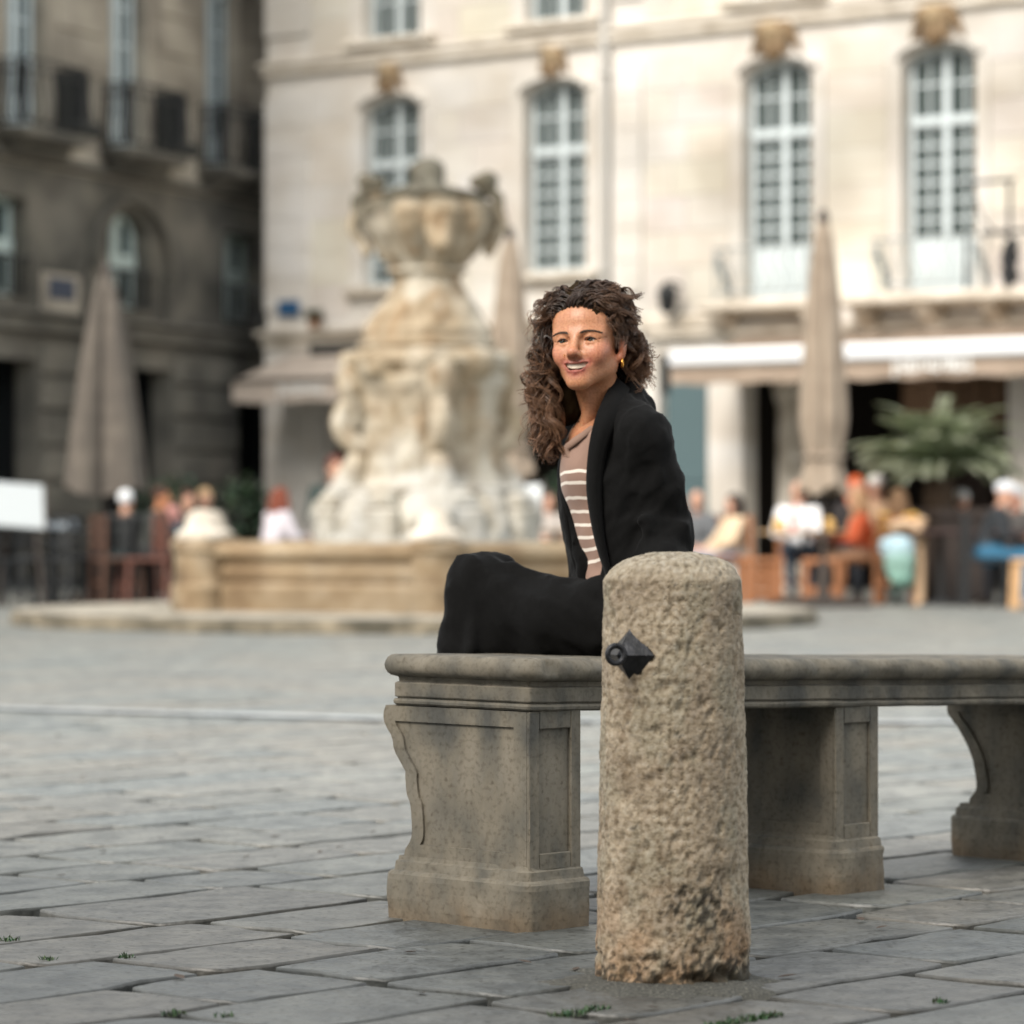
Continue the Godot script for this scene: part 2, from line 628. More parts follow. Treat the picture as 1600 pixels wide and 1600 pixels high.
# ------------------------------------------------------------------ ground and paving
func build_ground() -> void:
	var g := MB.new()
	g.quad(Vector3(-200, -0.035, 60), Vector3(200, -0.035, 60), Vector3(200, -0.035, -340), Vector3(-200, -0.035, -340))
	var o := obj("ground", g, textured("joint_dirt", ntex("dirt", FastNoiseLite.TYPE_PERLIN, 0.03, [0.3, 0.5, 0.7], [s255(24, 25, 22), s255(36, 35, 30), s255(50, 47, 41)], 5, 512, 80), 1.3, 1.0))
	o.set_meta("kind", "structure")
	var A := Vector3(0.645, 0, -0.764)
	var B := Vector3(0.764, 0, 0.645)
	var stones := []
	var b := -4.613 + 0.315 * 11.0
	var widths := [0.315, 0.315, 0.315, 0.315, 0.315, 0.315, 0.315, 0.315, 0.315, 0.315, 0.315, 0.315, 0.315, 0.42, 0.30]
	var k := 0
	while b > -62.0:
		var w: float = widths[k] if k < widths.size() else rr(0.29, 0.42)
		k += 1
		var b1 := b - w
		var bm := (b + b1) * 0.5
		var a := -30.0 + rr(0, 1)
		while a < 70.0:
			var l := rr(0.34, 0.78)
			var m := A * (a + l * 0.5) + B * bm
			var d := -m.z
			if d > 3.6 and d < 58.0 and absf(m.x) < 0.22 * d + 3.2:
				stones.append([d + maxf(0.0, absf(m.x) - 0.15 * d) * 6.0 + maxf(0.0, 5.6 - d) * 12.0, a, a + l, b1, b])
			a += l
		b = b1
	stones.sort_custom(func(p, q): return p[0] < q[0])
	var pave := Node3D.new()
	pave.name = "pavement"
	pave.set_meta("kind", "structure")
	add_child(pave)
	var grit := textured("gritty_mortar", ntex("grit", FastNoiseLite.TYPE_PERLIN, 0.12, [0.25, 0.45, 0.6, 0.75], [s255(70, 70, 65), s255(98, 97, 91), s255(112, 111, 104), s255(146, 143, 133)], 3, 512, 140), 2.6, 0.95, texs["pits"], 0.6)
	var far: Array = []
	for t in m_pave.size():
		far.append(MB.new())
	for s in stones.size():
		var q: Array = stones[s]
		var mi := rng.randi() % 5
		var near := s < 298
		var mid_: Vector3 = A * (q[1] + q[2]) * 0.5 + B * (q[3] + q[4]) * 0.5
		var gritty := mid_.distance_to(Vector3(-0.30, 0, -6.50)) < 0.16
		var mb: MB = MB.new() if near else far[mi]
		var sh := rr(0.90, 1.08) * lerpf(0.33, 1.0, smoothstep(6.0, 12.5, -mid_.z))  # nearer stones darker: the foreground shade is put into their colour
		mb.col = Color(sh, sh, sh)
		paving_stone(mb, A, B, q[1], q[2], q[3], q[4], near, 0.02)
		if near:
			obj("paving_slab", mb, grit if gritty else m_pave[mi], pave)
	for t in m_pave.size():
		if far[t].v.size():
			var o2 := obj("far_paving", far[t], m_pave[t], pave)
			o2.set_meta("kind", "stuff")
	# the pale line of kerb stones let into the plaza
	var line := [Vector2(-6.5, 17.9), Vector2(-4.2, 16.7), Vector2(-2.2, 15.6), Vector2(-0.52, 14.75), Vector2(1.2, 14.5), Vector2(3.0, 14.6), Vector2(5.5, 15.2)]
	var pale := textured("pale_stone", ntex("palest", FastNoiseLite.TYPE_PERLIN, 0.02, [0.3, 0.5, 0.7], [s255(158, 162, 163), s255(176, 181, 182), s255(188, 192, 192)], 4, 256, 81), 1.0, 0.6)
	for j in line.size() - 1:
		var p: Vector2 = line[j]
		var q2: Vector2 = line[j + 1]
		var n := int(p.distance_to(q2) / 0.8)
		for h in n:
			var c0 := p.lerp(q2, (h + 0.01) / n)
			var c1 := p.lerp(q2, (h + 0.99) / n)
			var e := Vector2(-(c1 - c0).y, (c1 - c0).x).normalized() * 0.075
			var mb := MB.new()
			var y := 0.010 + rr(0, 0.002)
			mb.quad(Vector3(c0.x - e.x, y, -(c0.y - e.y)), Vector3(c1.x - e.x, y, -(c1.y - e.y)), Vector3(c1.x + e.x, y, -(c1.y + e.y)), Vector3(c0.x + e.x, y, -(c0.y + e.y)))
			obj("gutter_stone", mb, pale, pave)

func paving_stone(mb: MB, A: Vector3, B: Vector3, a0: float, a1: float, b0: float, b1: float, near: bool, step: float) -> void:
	var gap := rr(0.007, 0.012)
	var y0 := rr(-0.0015, 0.0012)
	var ta := rr(-0.003, 0.003)
	var tb := rr(-0.004, 0.004)
	var am := (a0 + a1) * 0.5
	var bm := (b0 + b1) * 0.5
	var ring := []
	if near:
		var na := maxi(4, int((a1 - a0) / 0.12))
		var nb := 3
		for s in na:
			ring.append(Vector2(lerpf(a0 + gap, a1 - gap, float(s) / na), b0 + gap))
		for s in nb:
			ring.append(Vector2(a1 - gap, lerpf(b0 + gap, b1 - gap, float(s) / nb)))
		for s in na:
			ring.append(Vector2(lerpf(a1 - gap, a0 + gap, float(s) / na), b1 - gap))
		for s in nb:
			ring.append(Vector2(a0 + gap, lerpf(b1 - gap, b0 + gap, float(s) / nb)))
	else:
		ring = [Vector2(a0 + gap, b0 + gap), Vector2(a1 - gap, b0 + gap), Vector2(a1 - gap, b1 - gap), Vector2(a0 + gap, b1 - gap)]
	var n := ring.size()
	var rows := [[], [], [], []]
	for s in n:
		var p: Vector2 = ring[s]
		var wob := noise.get_noise_2d(p.x * 1.1, p.y * 1.1) * 0.016
		var c := Vector2(am, bm)
		var inw := (c - p).normalized()
		var chip := maxf(0.0, noise.get_noise_2d(p.x * 7.0 + 40.0, p.y * 7.0) - 0.08) * 0.065 if near else 0.0
		var corner := 0.0
		if near:
			var ca := minf(absf(p.x - a0 - gap), absf(p.x - a1 + gap))
			var cb := minf(absf(p.y - b0 - gap), absf(p.y - b1 + gap))
			corner = 0.016 * clampf(1.0 - (ca + cb) / 0.03, 0.0, 1.0)
		var base := p + Vector2(0, wob) + inw * (chip + corner)
		for r in 4:
			var ins: float = [0.0, 0.001, 0.002, 0.005][r]
			var dy: float = [-0.04, -0.006, -0.0012, 0.0][r]
			var e := base + inw * ins
			var y := y0 + dy + (e.x - am) * ta + (e.y - bm) * tb + (noise.get_noise_2d(e.x * 2.0, e.y * 2.0) * 0.003 if r > 0 else 0.0)
			rows[r].append(A * e.x + B * e.y + Vector3.UP * y)
	if near:
		mb.grid([rows[0], rows[1]], true)
		mb.grid([rows[1], rows[2], rows[3]], true)
	else:
		mb.grid([rows[0], rows[2]], true)
		mb.grid([rows[2], rows[3]], true)
	mb.fan(rows[3])

# ------------------------------------------------------------------ stone bench
func ring_face(mb: MB, outer: PackedVector2Array, inner: PackedVector2Array, z: float, deep: float, tf: Transform3D) -> void:
	# a raised border: face between two outlines (counter-clockwise seen from +z), then the wall down to a panel
	var n := outer.size()
	for k in n:
		var a := outer[k]
		var b := outer[(k + 1) % n]
		var d := inner[(k + 1) % n]
		var e := inner[k]
		mb.quad(tf * Vector3(a.x, a.y, z), tf * Vector3(b.x, b.y, z), tf * Vector3(d.x, d.y, z), tf * Vector3(e.x, e.y, z))
		var m0 := inner[k].lerp(Vector2(0, 0), 0.0)
		mb.quad(tf * Vector3(e.x, e.y, z), tf * Vector3(d.x, d.y, z), tf * Vector3(d.x, d.y, z - deep), tf * Vector3(m0.x, m0.y, z - deep))
		mb.quad(tf * Vector3(a.x, a.y, z - deep), tf * Vector3(b.x, b.y, z - deep), tf * Vector3(b.x, b.y, z), tf * Vector3(a.x, a.y, z))

func rect_poly(x0: float, x1: float, z0: float, z1: float, step: float, cham := 0.0) -> PackedVector2Array:   # counter-clockwise seen from above
	var cs := [Vector2(x0, z1), Vector2(x1, z1), Vector2(x1, z0), Vector2(x0, z0)]
	var p := PackedVector2Array()
	for k in 4:
		var a: Vector2 = cs[k]
		var b: Vector2 = cs[(k + 1) % 4]
		var e := (b - a).normalized()
		var a1 := a + e * cham
		var b1 := b - e * cham
		var n := maxi(1, int(a1.distance_to(b1) / step))
		for s in n:
			p.append(a1.lerp(b1, float(s) / n))
		if cham > 0.0:
			p.append(b1)
	return p

func build_bench() -> void:
	var t := thing("stone_bench", "long weathered stone bench with moulded seat and three pedestals, a woman sitting on it", "bench", Vector3(0.032, 0, -7.18))
	t.basis = Basis(Vector3(0.695, 0, -0.719), Vector3.UP, Vector3(0.719, 0, 0.695))
	var tilt := -0.0283
	var top := 0.5455
	# seat
	var mb := MB.new()
	var foot := rect_poly(-0.004, 2.14, -0.412, 0.004, 0.02, 0.006)
	foot.clear()
	var cs := [Vector2(-0.004, -0.378), Vector2(-0.004, 0.0), Vector2(0.004, 0.006), Vector2(2.14, 0.006), Vector2(2.14, -0.412), Vector2(0.030, -0.412)]
	for k in cs.size():
		var a: Vector2 = cs[k]
		var b: Vector2 = cs[(k + 1) % cs.size()]
		var n := maxi(1, int(a.distance_to(b) / 0.018))
		for s in n:
			foot.append(a.lerp(b, float(s) / n))
	var prof := [Vector2(-0.05, 0.0), Vector2(0.0, 0.0)]
	for k in range(0, 9):
		var an := PI / 2 - PI * k / 8.0
		prof.append(Vector2(cos(an) * 0.021, -0.0225 + sin(an) * 0.0225))
	prof.append_array([Vector2(-0.009, -0.047), Vector2(-0.010, -0.056), Vector2(-0.001, -0.059), Vector2(0.0, -0.061), Vector2(0.0, -0.086), Vector2(-0.001, -0.088), Vector2(-0.006, -0.089), Vector2(-0.006, -0.092), Vector2(0.001, -0.093), Vector2(0.003, -0.097), Vector2(0.002, -0.102), Vector2(-0.004, -0.106), Vector2(-0.03, -0.107)])
	var wear := func(p: Vector3, out: Vector3) -> Vector3:
		var w := noise.get_noise_3d(p.x * 14.0, p.y * 20.0, p.z * 14.0) * 0.0035 + minf(0.0, noise.get_noise_3d(p.x * 5.0 + 7.0, p.y * 9.0, p.z * 5.0) + 0.22) * 0.018
		for dent in [[Vector3(0.045, -0.016, 0.030), 0.028, 0.016], [Vector3(-0.02, -0.004, -0.30), 0.03, 0.008], [Vector3(0.9, -0.01, 0.03), 0.04, 0.007], [Vector3(-0.004, -0.1, -0.2), 0.02, 0.006]]:
			var q: float = p.distance_to(dent[0]) / dent[1]
			if q < 1.0:
				w -= dent[2] * (1.0 - q * q)
		var r := p + out * w
		return Vector3(r.x, r.y + top + r.x * tilt + noise.get_noise_2d(p.x * 4.0, p.z * 4.0) * 0.0015, r.z)
	mb.sweep(foot, prof, true, true, 1, 11, wear)
	# carry dirt into the hollow mouldings as stains with their own outline
	obj("seat_slab", mb, m_bench, t)
	for k in 3:
		var x0: float = [0.0, 0.974, 1.93][k]
		bench_leg(t, x0, top + tilt * x0 - 0.1075, k)

func bench_leg(t: Node3D, x0: float, h: float, k: int) -> void:
	var leg := Node3D.new()
	leg.name = "bench_leg"
	leg.position = Vector3(x0, 0, 0)
	t.add_child(leg, true)
	var deep := 0.085 if k else 0.078
	var far := func(y: float) -> float:      # the console curve of the far edge
		var u := clampf((y - 0.135) / (h - 0.135), 0.0, 1.0)
		var s := 0.41 - deep * (0.5 + 0.5 * cos(PI * pow(u, 1.55))) + 0.012 * exp(-pow((u - 0.86) / 0.10, 2.0))
		s += 0.022 * exp(-pow(u / 0.07, 2.0))
		return s + noise.get_noise_2d(y * 14.0, k * 9.0 + 3.0) * (0.012 if k == 0 and y > 0.25 else 0.003)
	# shaft: outline across the bench (x = distance from the near face, y up), drawn in the plane of the end face
	var n := 26
	var outer := PackedVector2Array()
	var inner := PackedVector2Array()
	var y0 := 0.118
	outer.append(Vector2(0.004, y0)); inner.append(Vector2(0.040, y0 + 0.035))
	outer.append(Vector2(0.004, h)); inner.append(Vector2(0.040, h - 0.032))
	for s in n + 1:
		var y := lerpf(h, y0, float(s) / n)
		outer.append(Vector2(far.call(y), y))
		var yi := lerpf(h - 0.032, y0 + 0.035, float(s) / n)
		inner.append(Vector2(far.call(yi) - 0.033, yi))
	# local: outline x goes to -z, extrude along x
	var to_end := Transform3D(Basis(Vector3(0, 0, -1), Vector3(0, 1, 0), Vector3(-1, 0, 0)).orthonormalized(), Vector3.ZERO)
	to_end = Transform3D(Vector3(0, 0, -1), Vector3(0, 1, 0), Vector3(1, 0, 0), Vector3.ZERO)   # outline z runs along x
	var mb := MB.new()
	var rev := outer.duplicate()
	rev.reverse()
	mirror_prism(mb, outer, 0.006, 0.146, to_end)
	mirror_ring(mb, outer, inner, 0.0, 0.006, to_end)
	mirror_ring(mb, outer, inner, 0.152, -0.006, to_end)
	# near face: a raised border round a sunk panel
	for b in [[0.0, 0.030, y0, h], [0.122, 0.152, y0, h], [0.030, 0.122, h - 0.036, h], [0.030, 0.122, y0, y0 + 0.034]]:
		mb.box(Vector3((b[0] + b[1]) * 0.5, (b[2] + b[3]) * 0.5, -0.0005), Vector3(b[1] - b[0], b[3] - b[2], 0.009), 0.002)
	obj("shaft", mb, m_bench, leg)
	var pl := MB.new()
	var zf: float = far.call(0.12) - 0.0
	var foot := rect_poly(0.0, 0.152, -0.375 + 0.0, 0.0, 0.03, 0.006)
	var wear := func(p: Vector3, out: Vector3) -> Vector3:
		return p + out * (noise.get_noise_3d(p.x * 12.0 + k * 5.0, p.y * 12.0, p.z * 12.0) * 0.004 + minf(0.0, noise.get_noise_3d(p.x * 6.0, p.y * 7.0 + k, p.z * 6.0) + 0.2) * 0.02)
	pl.sweep(foot, [Vector2(-0.02, 0.128), Vector2(0.002, 0.127), Vector2(0.004, 0.120), Vector2(0.006, 0.118), Vector2(0.010, 0.116), Vector2(0.012, 0.104), Vector2(0.013, 0.099), Vector2(0.020, 0.096), Vector2(0.024, 0.091), Vector2(0.025, 0.08), Vector2(0.025, 0.06), Vector2(0.025, 0.04), Vector2(0.024, 0.02), Vector2(0.021, -0.03)], true, false, -1, -1, wear)
	for q in pl.v.size():
		var p := pl.v[q]
		var st := smoothstep(0.075, 0.0, p.y + noise.get_noise_3d(p.x * 9.0 + k, p.y * 6.0, p.z * 9.0) * 0.07)
		pl.c[q] = Color.WHITE.lerp(Color(1.0, 0.76, 0.54), st * 0.7)
	obj("plinth", pl, m_bench, leg)

func mirror_prism(mb: MB, poly: PackedVector2Array, z0: float, z1: float, tf: Transform3D) -> void:
	var first := mb.i.size()
	mb.prism(poly, z0, z1, tf)
	if tf.basis.determinant() < 0.0:
		for k in range(first, mb.i.size(), 3):
			var e := mb.i[k + 1]
			mb.i[k + 1] = mb.i[k + 2]
			mb.i[k + 2] = e

func mirror_ring(mb: MB, outer: PackedVector2Array, inner: PackedVector2Array, z: float, deep: float, tf: Transform3D) -> void:
	# deep > 0: the border faces -z and the panel lies at z + deep; deep < 0: the other way
	var n := outer.size()
	for k in n:
		var a := outer[k]
		var b := outer[(k + 1) % n]
		var d := inner[(k + 1) % n]
		var e := inner[k]
		var w := [tf * Vector3(a.x, a.y, z), tf * Vector3(b.x, b.y, z), tf * Vector3(d.x, d.y, z), tf * Vector3(e.x, e.y, z), tf * Vector3(e.x, e.y, z + deep), tf * Vector3(d.x, d.y, z + deep), tf * Vector3(a.x, a.y, z + deep), tf * Vector3(b.x, b.y, z + deep)]
		var area := 0.0
		for q in n:
			area += outer[q].cross(outer[(q + 1) % n])
		var flip := (area > 0.0) == (deep > 0.0)
		if tf.basis.determinant() < 0.0:
			flip = not flip
		if flip:
			mb.quad(w[3], w[2], w[1], w[0]); mb.quad(w[4], w[5], w[2], w[3]); mb.quad(w[0], w[1], w[7], w[6])
		else:
			mb.quad(w[0], w[1], w[2], w[3]); mb.quad(w[3], w[2], w[5], w[4]); mb.quad(w[6], w[7], w[1], w[0])

# ------------------------------------------------------------------ bollard
func build_bollard() -> void:
	var t := thing("stone_bollard", "rough round-topped limestone bollard with a black iron ring plate, in front of the bench", "bollard", Vector3(0.287, 0, -6.39))
	var mb := MB.new()
	var rows := []
	var prof := []
	for k in 130:
		var y := -0.03 + 0.745 * k / 129.0
		prof.append(Vector2(lerpf(0.139, 0.1225, clampf(y / 0.715, 0, 1)), y))
	for k in range(1, 20):
		var an := PI / 2 * k / 20.0
		var rad := 0.1225 - 0.006 * minf(1.0, k / 2.0)
		prof.append(Vector2(rad * pow(cos(an), 0.85), 0.715 + 0.004 + 0.047 * sin(an)))
	prof.append(Vector2(0.0, 0.7665))
	var sides := 190
	for p in prof:
		var row := []
		for s in sides:
			var an := TAU * s / sides
			var q := Vector3(p.x * cos(an), p.y, -p.x * sin(an))
			var out := Vector3(cos(an), 0, -sin(an)).lerp(Vector3.UP, clampf((p.y - 0.715) / 0.06, 0, 1)).normalized()
			var c1 := cell_noise.get_noise_3d(q.x * 70.0, q.y * 70.0, q.z * 70.0)
			var c2 := cell_noise.get_noise_3d(q.x * 150.0 + 9.0, q.y * 150.0, q.z * 150.0)
			var c3 := noise.get_noise_3d(q.x * 9.0, q.y * 9.0, q.z * 9.0)
			var w := (c1 + 0.45) * -0.0042 + (c2 + 0.45) * -0.0026 + c3 * 0.004 + minf(0.0, noise.get_noise_3d(q.x * 26.0, q.y * 20.0, q.z * 26.0 + 5.0) + 0.16) * 0.017
			if p.y < 0.06:
				w += minf(0.0, noise.get_noise_3d(q.x * 18.0, q.y * 18.0 + 3.0, q.z * 18.0)) * 0.03
			row.append(q + out * w)
		rows.append(row)
	var first := mb.v.size()
	mb.grid(rows, true)
	for k in range(first, mb.v.size()):
		var p := mb.v[k]
		var lx := noise.get_noise_3d(p.x * 7.0, p.y * 7.0, p.z * 7.0 + 20.0)
		var col := lin(150, 141, 128).lerp(lin(170, 162, 149), clampf(lx * 1.6 + 0.5, 0, 1))
		col = col.lerp(lin(150, 146, 134), smoothstep(0.05, 0.35, noise.get_noise_3d(p.x * 10.0 + 5.0, p.y * 6.0, p.z * 10.0)) * 0.8)
		col = col.lerp(lin(158, 155, 146), smoothstep(0.70, 0.75, p.y) * 0.6)
		col = col.lerp(lin(164, 137, 112), smoothstep(0.22, 0.06, p.y) * smoothstep(-0.15, 0.25, noise.get_noise_3d(p.x * 6.0 + 2.0, p.y * 6.0, p.z * 6.0)) * 0.7)
		var moss := smoothstep(0.10, 0.0, p.y) * (0.75 + 0.6 * smoothstep(-0.05, 0.10, p.x)) + exp(-Vector2((p.x - 0.045) / 0.055, (p.y - 0.135) / 0.05).length_squared()) * 0.85
		moss = smoothstep(0.42, 0.80, moss + noise.get_noise_3d(p.x * 55.0, p.y * 55.0, p.z * 55.0) * 1.1)
		col = col.lerp(lin(46, 45, 38), moss * 0.85)
		col = col.lerp(lin(105, 90, 70), smoothstep(0.25, 0.45, noise.get_noise_3d(p.x * 22.0 + 8.0, p.y * 14.0, p.z * 22.0)) * 0.6 * smoothstep(0.03, -0.06, p.x) * smoothstep(0.62, 0.5, p.y))
		mb.c[k] = col
	obj("shaft", mb, m_bollard, t)
	var mo := MB.new()
	mo.col = Color(0.42, 0.42, 0.40)
	mo.lathe(Vector3.ZERO, [Vector2(0.215, -0.012), Vector2(0.200, 0.001), Vector2(0.175, 0.006), Vector2(0.12, 0.014)], 64, false, func(r: float, y: float, an: float) -> float: return r + (noise.get_noise_2d(cos(an) * 1.6 + 4.0, sin(an) * 1.6) * 0.09 + noise.get_noise_2d(cos(an) * 5.0, sin(an) * 5.0 + 9.0) * 0.03) * smoothstep(0.13, 0.2, r))
	obj("mortar_skirt", mo, mats["gritty_mortar"], t)
	var pl := MB.new()
	var nrm := Vector3(sin(-0.70), 0, cos(-0.70))
	var side := Vector3(cos(-0.70), 0, -sin(-0.70))
	var m := Vector3(0, 0.586, 0) + nrm * 0.121
	var e := [m + Vector3.UP * 0.050, m - side * 0.050, m - Vector3.UP * 0.050, m + side * 0.050]
	var tip := m + nrm * 0.040
	for k in 4:
		var a: Vector3 = e[k]
		var b: Vector3 = e[(k + 1) % 4]
		var q := pl.pt(a); pl.pt(b); pl.pt(tip)
		pl.tri(q, q + 1, q + 2)
		pl.quad(a - nrm * 0.022, b - nrm * 0.022, b, a)
	var iron := textured("forged_iron", ntex("iron", FastNoiseLite.TYPE_PERLIN, 0.03, [0.3, 0.5, 0.75], [s255(30, 31, 33), s255(44, 45, 48), s255(58, 59, 62)], 4, 256, 90), 6.0, 0.42, texs["bump"], 0.1)
	iron.metallic = 0.55
	var plate := obj("iron_plate", pl, iron, t)
	var rg := MB.new()
	var ps := []
	var cm := tip + nrm * 0.006 + Vector3(0.002, 0.002, 0.008)
	for k in 25:
		var an := TAU * k / 24.0
		ps.append(cm + Vector3.UP * (cos(an) * 0.0155) + Vector3(0.97, 0, -0.24) * (sin(an) * 0.0150))
	rg.tube(ps, 0.0052, 10, false)
	obj("ring", rg, iron, plate)

# ------------------------------------------------------------------ the woman on the bench
func hand(mb: MB, wrist: Vector3, along: Vector3, palm_down: Vector3, thumb_side: float, curl: float, col: Color, cell := 0.004) -> void:
	var f := Field.new()
	var y := along.normalized()
	var z := (palm_down - y * palm_down.dot(y)).normalized()      # towards the palm
	var x := y.cross(z) * thumb_side                                # towards the thumb
	f.cap(wrist - y * 0.02, wrist + y * 0.02, 0.024, 0.025, 0.02, col)
	for k in 4:
		f.cap(wrist + y * 0.015 + x * (0.012 - 0.008 * k), wrist + y * (0.083 - 0.004 * absf(k - 1.0)) + x * (0.030 - 0.0195 * k), 0.014, 0.0105, 0.016, col)
	var lens := [[0.040, 0.024, 0.019], [0.044, 0.028, 0.020], [0.041, 0.026, 0.019], [0.032, 0.020, 0.017]]
	for k in 4:
		var p := wrist + y * (0.083 - 0.004 * absf(k - 1.0)) + x * (0.030 - 0.0195 * k)
		var an := curl * (0.6 + 0.1 * k)
		var side := x * (0.10 - 0.07 * k)
		for s in 3:
			var dir := (y * cos(an) + z * sin(an) + side).normalized()
			var q: Vector3 = p + dir * lens[k][s]
			f.cap(p, q, 0.0092 - 0.001 * s, 0.0084 - 0.001 * s, 0.004, col)
			p = q
			an += curl * (0.7 if s == 0 else 0.45)
	var tp := wrist + y * 0.028 + x * 0.022
	var d0 := (y * 0.75 + x * 0.65 + z * 0.25).normalized()
	f.cap(tp, tp + d0 * 0.042, 0.014, 0.0105, 0.014, col)
	var d1 := (y * 0.9 + x * 0.25 + z * (0.3 + curl * 0.4)).normalized()
	f.cap(tp + d0 * 0.042, tp + d0 * 0.042 + d1 * 0.030, 0.0105, 0.0092, 0.004, col)
	var d2 := (y * 0.9 - x * 0.05 + z * (0.4 + curl * 0.5)).normalized()
	f.cap(tp + d0 * 0.042 + d1 * 0.030, tp + d0 * 0.042 + d1 * 0.030 + d2 * 0.024, 0.0092, 0.008, 0.004, col)
	var lo := wrist
	var hi := wrist
	for j in f.kind.size():
		lo = lo.min(f.pa[j]).min(f.pb[j])
		hi = hi.max(f.pa[j]).max(f.pb[j])
	f.build(mb, cell, lo - Vector3.ONE * 0.034, hi + Vector3.ONE * 0.034)

func surface_at(f: Field, x: float, y: float, d0: float, d1: float) -> Vector3:   # first point of a body met along a line of sight
	var all := PackedInt32Array(range(f.kind.size()))
	var d := d0
	while d < d1:
		var e := f.dist(at(x, y, d), all)
		if e < 0.001:
			return at(x, y, d)
		d += maxf(e * 0.8, 0.002)
	return at(x, y, lerpf(d0, d1, 0.5))

func face_front(h: Field, x: float, y: float) -> float:
	var all := PackedInt32Array(range(h.kind.size()))
	var z := 0.13
	while z > 0.0:
		var e := h.dist(Vector3(x, y, z), all)
		if e < 0.0004:
			return z
		z -= maxf(e * 0.7, 0.0005)
	return z

func build_woman() -> void:
	var t := thing("person", "smiling woman with curly brown hair, black jacket and striped top on the stone bench", "person")
	var skin := Color(0.54, 0.262, 0.142)
	var hipL := at(992, 965, 7.62)
	var hipR := at(985, 964, 7.80)
	var kneeL := at(746, 919, 7.78)
	var kneeR := at(772, 960, 7.93)
	var shL := at(1004, 682, 7.585)
	var shR := at(922, 674, 7.86)
	var elL := at(1040, 836, 7.62)
	var wrL := at(1026, 935, 7.50)
	var elR := at(950, 830, 7.93)
	var wrR := at(925, 930, 7.92)
	var neck := at(950, 655, 7.725)
	var Fc := Vector3(-0.95, 0, 0.31).normalized()
	var Lc := Vector3(0.31, 0, 0.95).normalized()
	var cb := Basis(Lc, Vector3.UP, Fc)        # across, up, forward
	var tiltb := Basis(Vector3(0, 0, 1), 0.10) * cb

	# head axes
	var hb := Basis(Vector3.UP, deg_to_rad(-21.0)) * Basis(Vector3.RIGHT, deg_to_rad(-6.0)) * Basis(Vector3(0, 0, 1), deg_to_rad(3.0))
	var ht := Transform3D(hb, at(919, 537, 7.66))
	var inv := ht.affine_inverse()

	# ---- body, one continuous skin
	var body := MB.new()
	var f := Field.new()
	f.ell(at(968, 748, 7.72), Vector3(0.135, 0.165, 0.085), 0.03, skin, cb)
	f.ell(at(978, 870, 7.72), Vector3(0.105, 0.13, 0.072), 0.04, skin, cb)
	f.ell(at(996, 970, 7.72), Vector3(0.118, 0.066, 0.082), 0.04, skin, cb)
	f.cap(neck, at(955, 700, 7.71), 0.046, 0.06, 0.05, skin)
	f.cap(neck + Vector3(0, -0.03, 0), shL, 0.04, 0.045, 0.05, skin)
	f.cap(neck + Vector3(0, -0.03, 0), shR, 0.04, 0.045, 0.05, skin)
	f.chain([shL, elL, wrL], [0.045, 0.036, 0.025], 0.02, skin)
	f.chain([shR, elR, wrR], [0.045, 0.036, 0.025], 0.02, skin)
	var ankL := at(752, 1215, 7.90)
	var ankR := at(782, 1372, 8.02)
	f.chain([hipL, hipL.lerp(kneeL, 0.5) + Vector3(0, -0.028, 0), kneeL, ankL], [0.052, 0.050, 0.042, 0.033], 0.02, skin)
	f.chain([hipR, hipR.lerp(kneeR, 0.5) + Vector3(0, -0.028, 0), kneeR, ankR], [0.052, 0.050, 0.042, 0.033], 0.02, skin)
	# collar bones and breastbone hollow, seen in the open neck
	f.cap(at(935, 684, 7.66), at(905, 690, 7.70), 0.020, 0.018, 0.03, skin)
	f.ell(at(920, 720, 7.70), Vector3(0.05, 0.07, 0.05), 0.04, skin, cb)
	f.build(body, 0.014, Vector3(-0.25, -0.02, -8.2), Vector3(0.48, 1.16, -7.30))
	var h := Field.new()
	var cheek := Color(0.53, 0.222, 0.132)
	var lip := Color(0.33, 0.085, 0.075)
	h.ell(Vector3(0, 0.038, -0.012), Vector3(0.070, 0.085, 0.088), 0.02, skin)
	h.ell(Vector3(0, 0.036, 0.028), Vector3(0.061, 0.054, 0.055), 0.03, skin)
	h.ell(Vector3(0, -0.030, 0.028), Vector3(0.054, 0.062, 0.050), 0.03, skin)
	for s in [-1.0, 1.0]:
		h.cap(Vector3(0.047 * s, -0.042, -0.002), Vector3(0.013 * s, -0.0905, 0.062), 0.016, 0.0135, 0.022, skin)
		h.ell(Vector3(0.039 * s, -0.023, 0.047), Vector3(0.021, 0.017, 0.022), 0.022, cheek)
		h.ell(Vector3(0.034 * s, -0.038, 0.058), Vector3(0.016, 0.014, 0.015), 0.022, cheek)
		h.cap(Vector3(0.046 * s, 0.011, 0.057), Vector3(0.013 * s, 0.009, 0.075), 0.010, 0.009, 0.018, skin)
		h.ell(Vector3(0.0112 * s, -0.0375, 0.0885), Vector3(0.0070, 0.0068, 0.0095), 0.006, skin)
		h.ell(Vector3(0.074 * s, -0.006, -0.010), Vector3(0.009, 0.030, 0.018), 0.008, cheek, Basis(Vector3.UP, 0.35 * s) * Basis(Vector3.RIGHT, -0.2))
		h.ell(Vector3(0.072 * s, -0.034, -0.001), Vector3(0.006, 0.009, 0.008), 0.008, cheek)
	h.ell(Vector3(0, -0.0925, 0.066), Vector3(0.016, 0.012, 0.015), 0.018, skin)
	h.ell(Vector3(0, -0.062, 0.058), Vector3(0.030, 0.027, 0.0255), 0.02, skin)
	h.cap(Vector3(0, 0.012, 0.074), Vector3(0, -0.030, 0.098), 0.0074, 0.0088, 0.012, skin)
	h.ell(Vector3(0, -0.0335, 0.1025), Vector3(0.0098, 0.0088, 0.0100), 0.008, cheek)
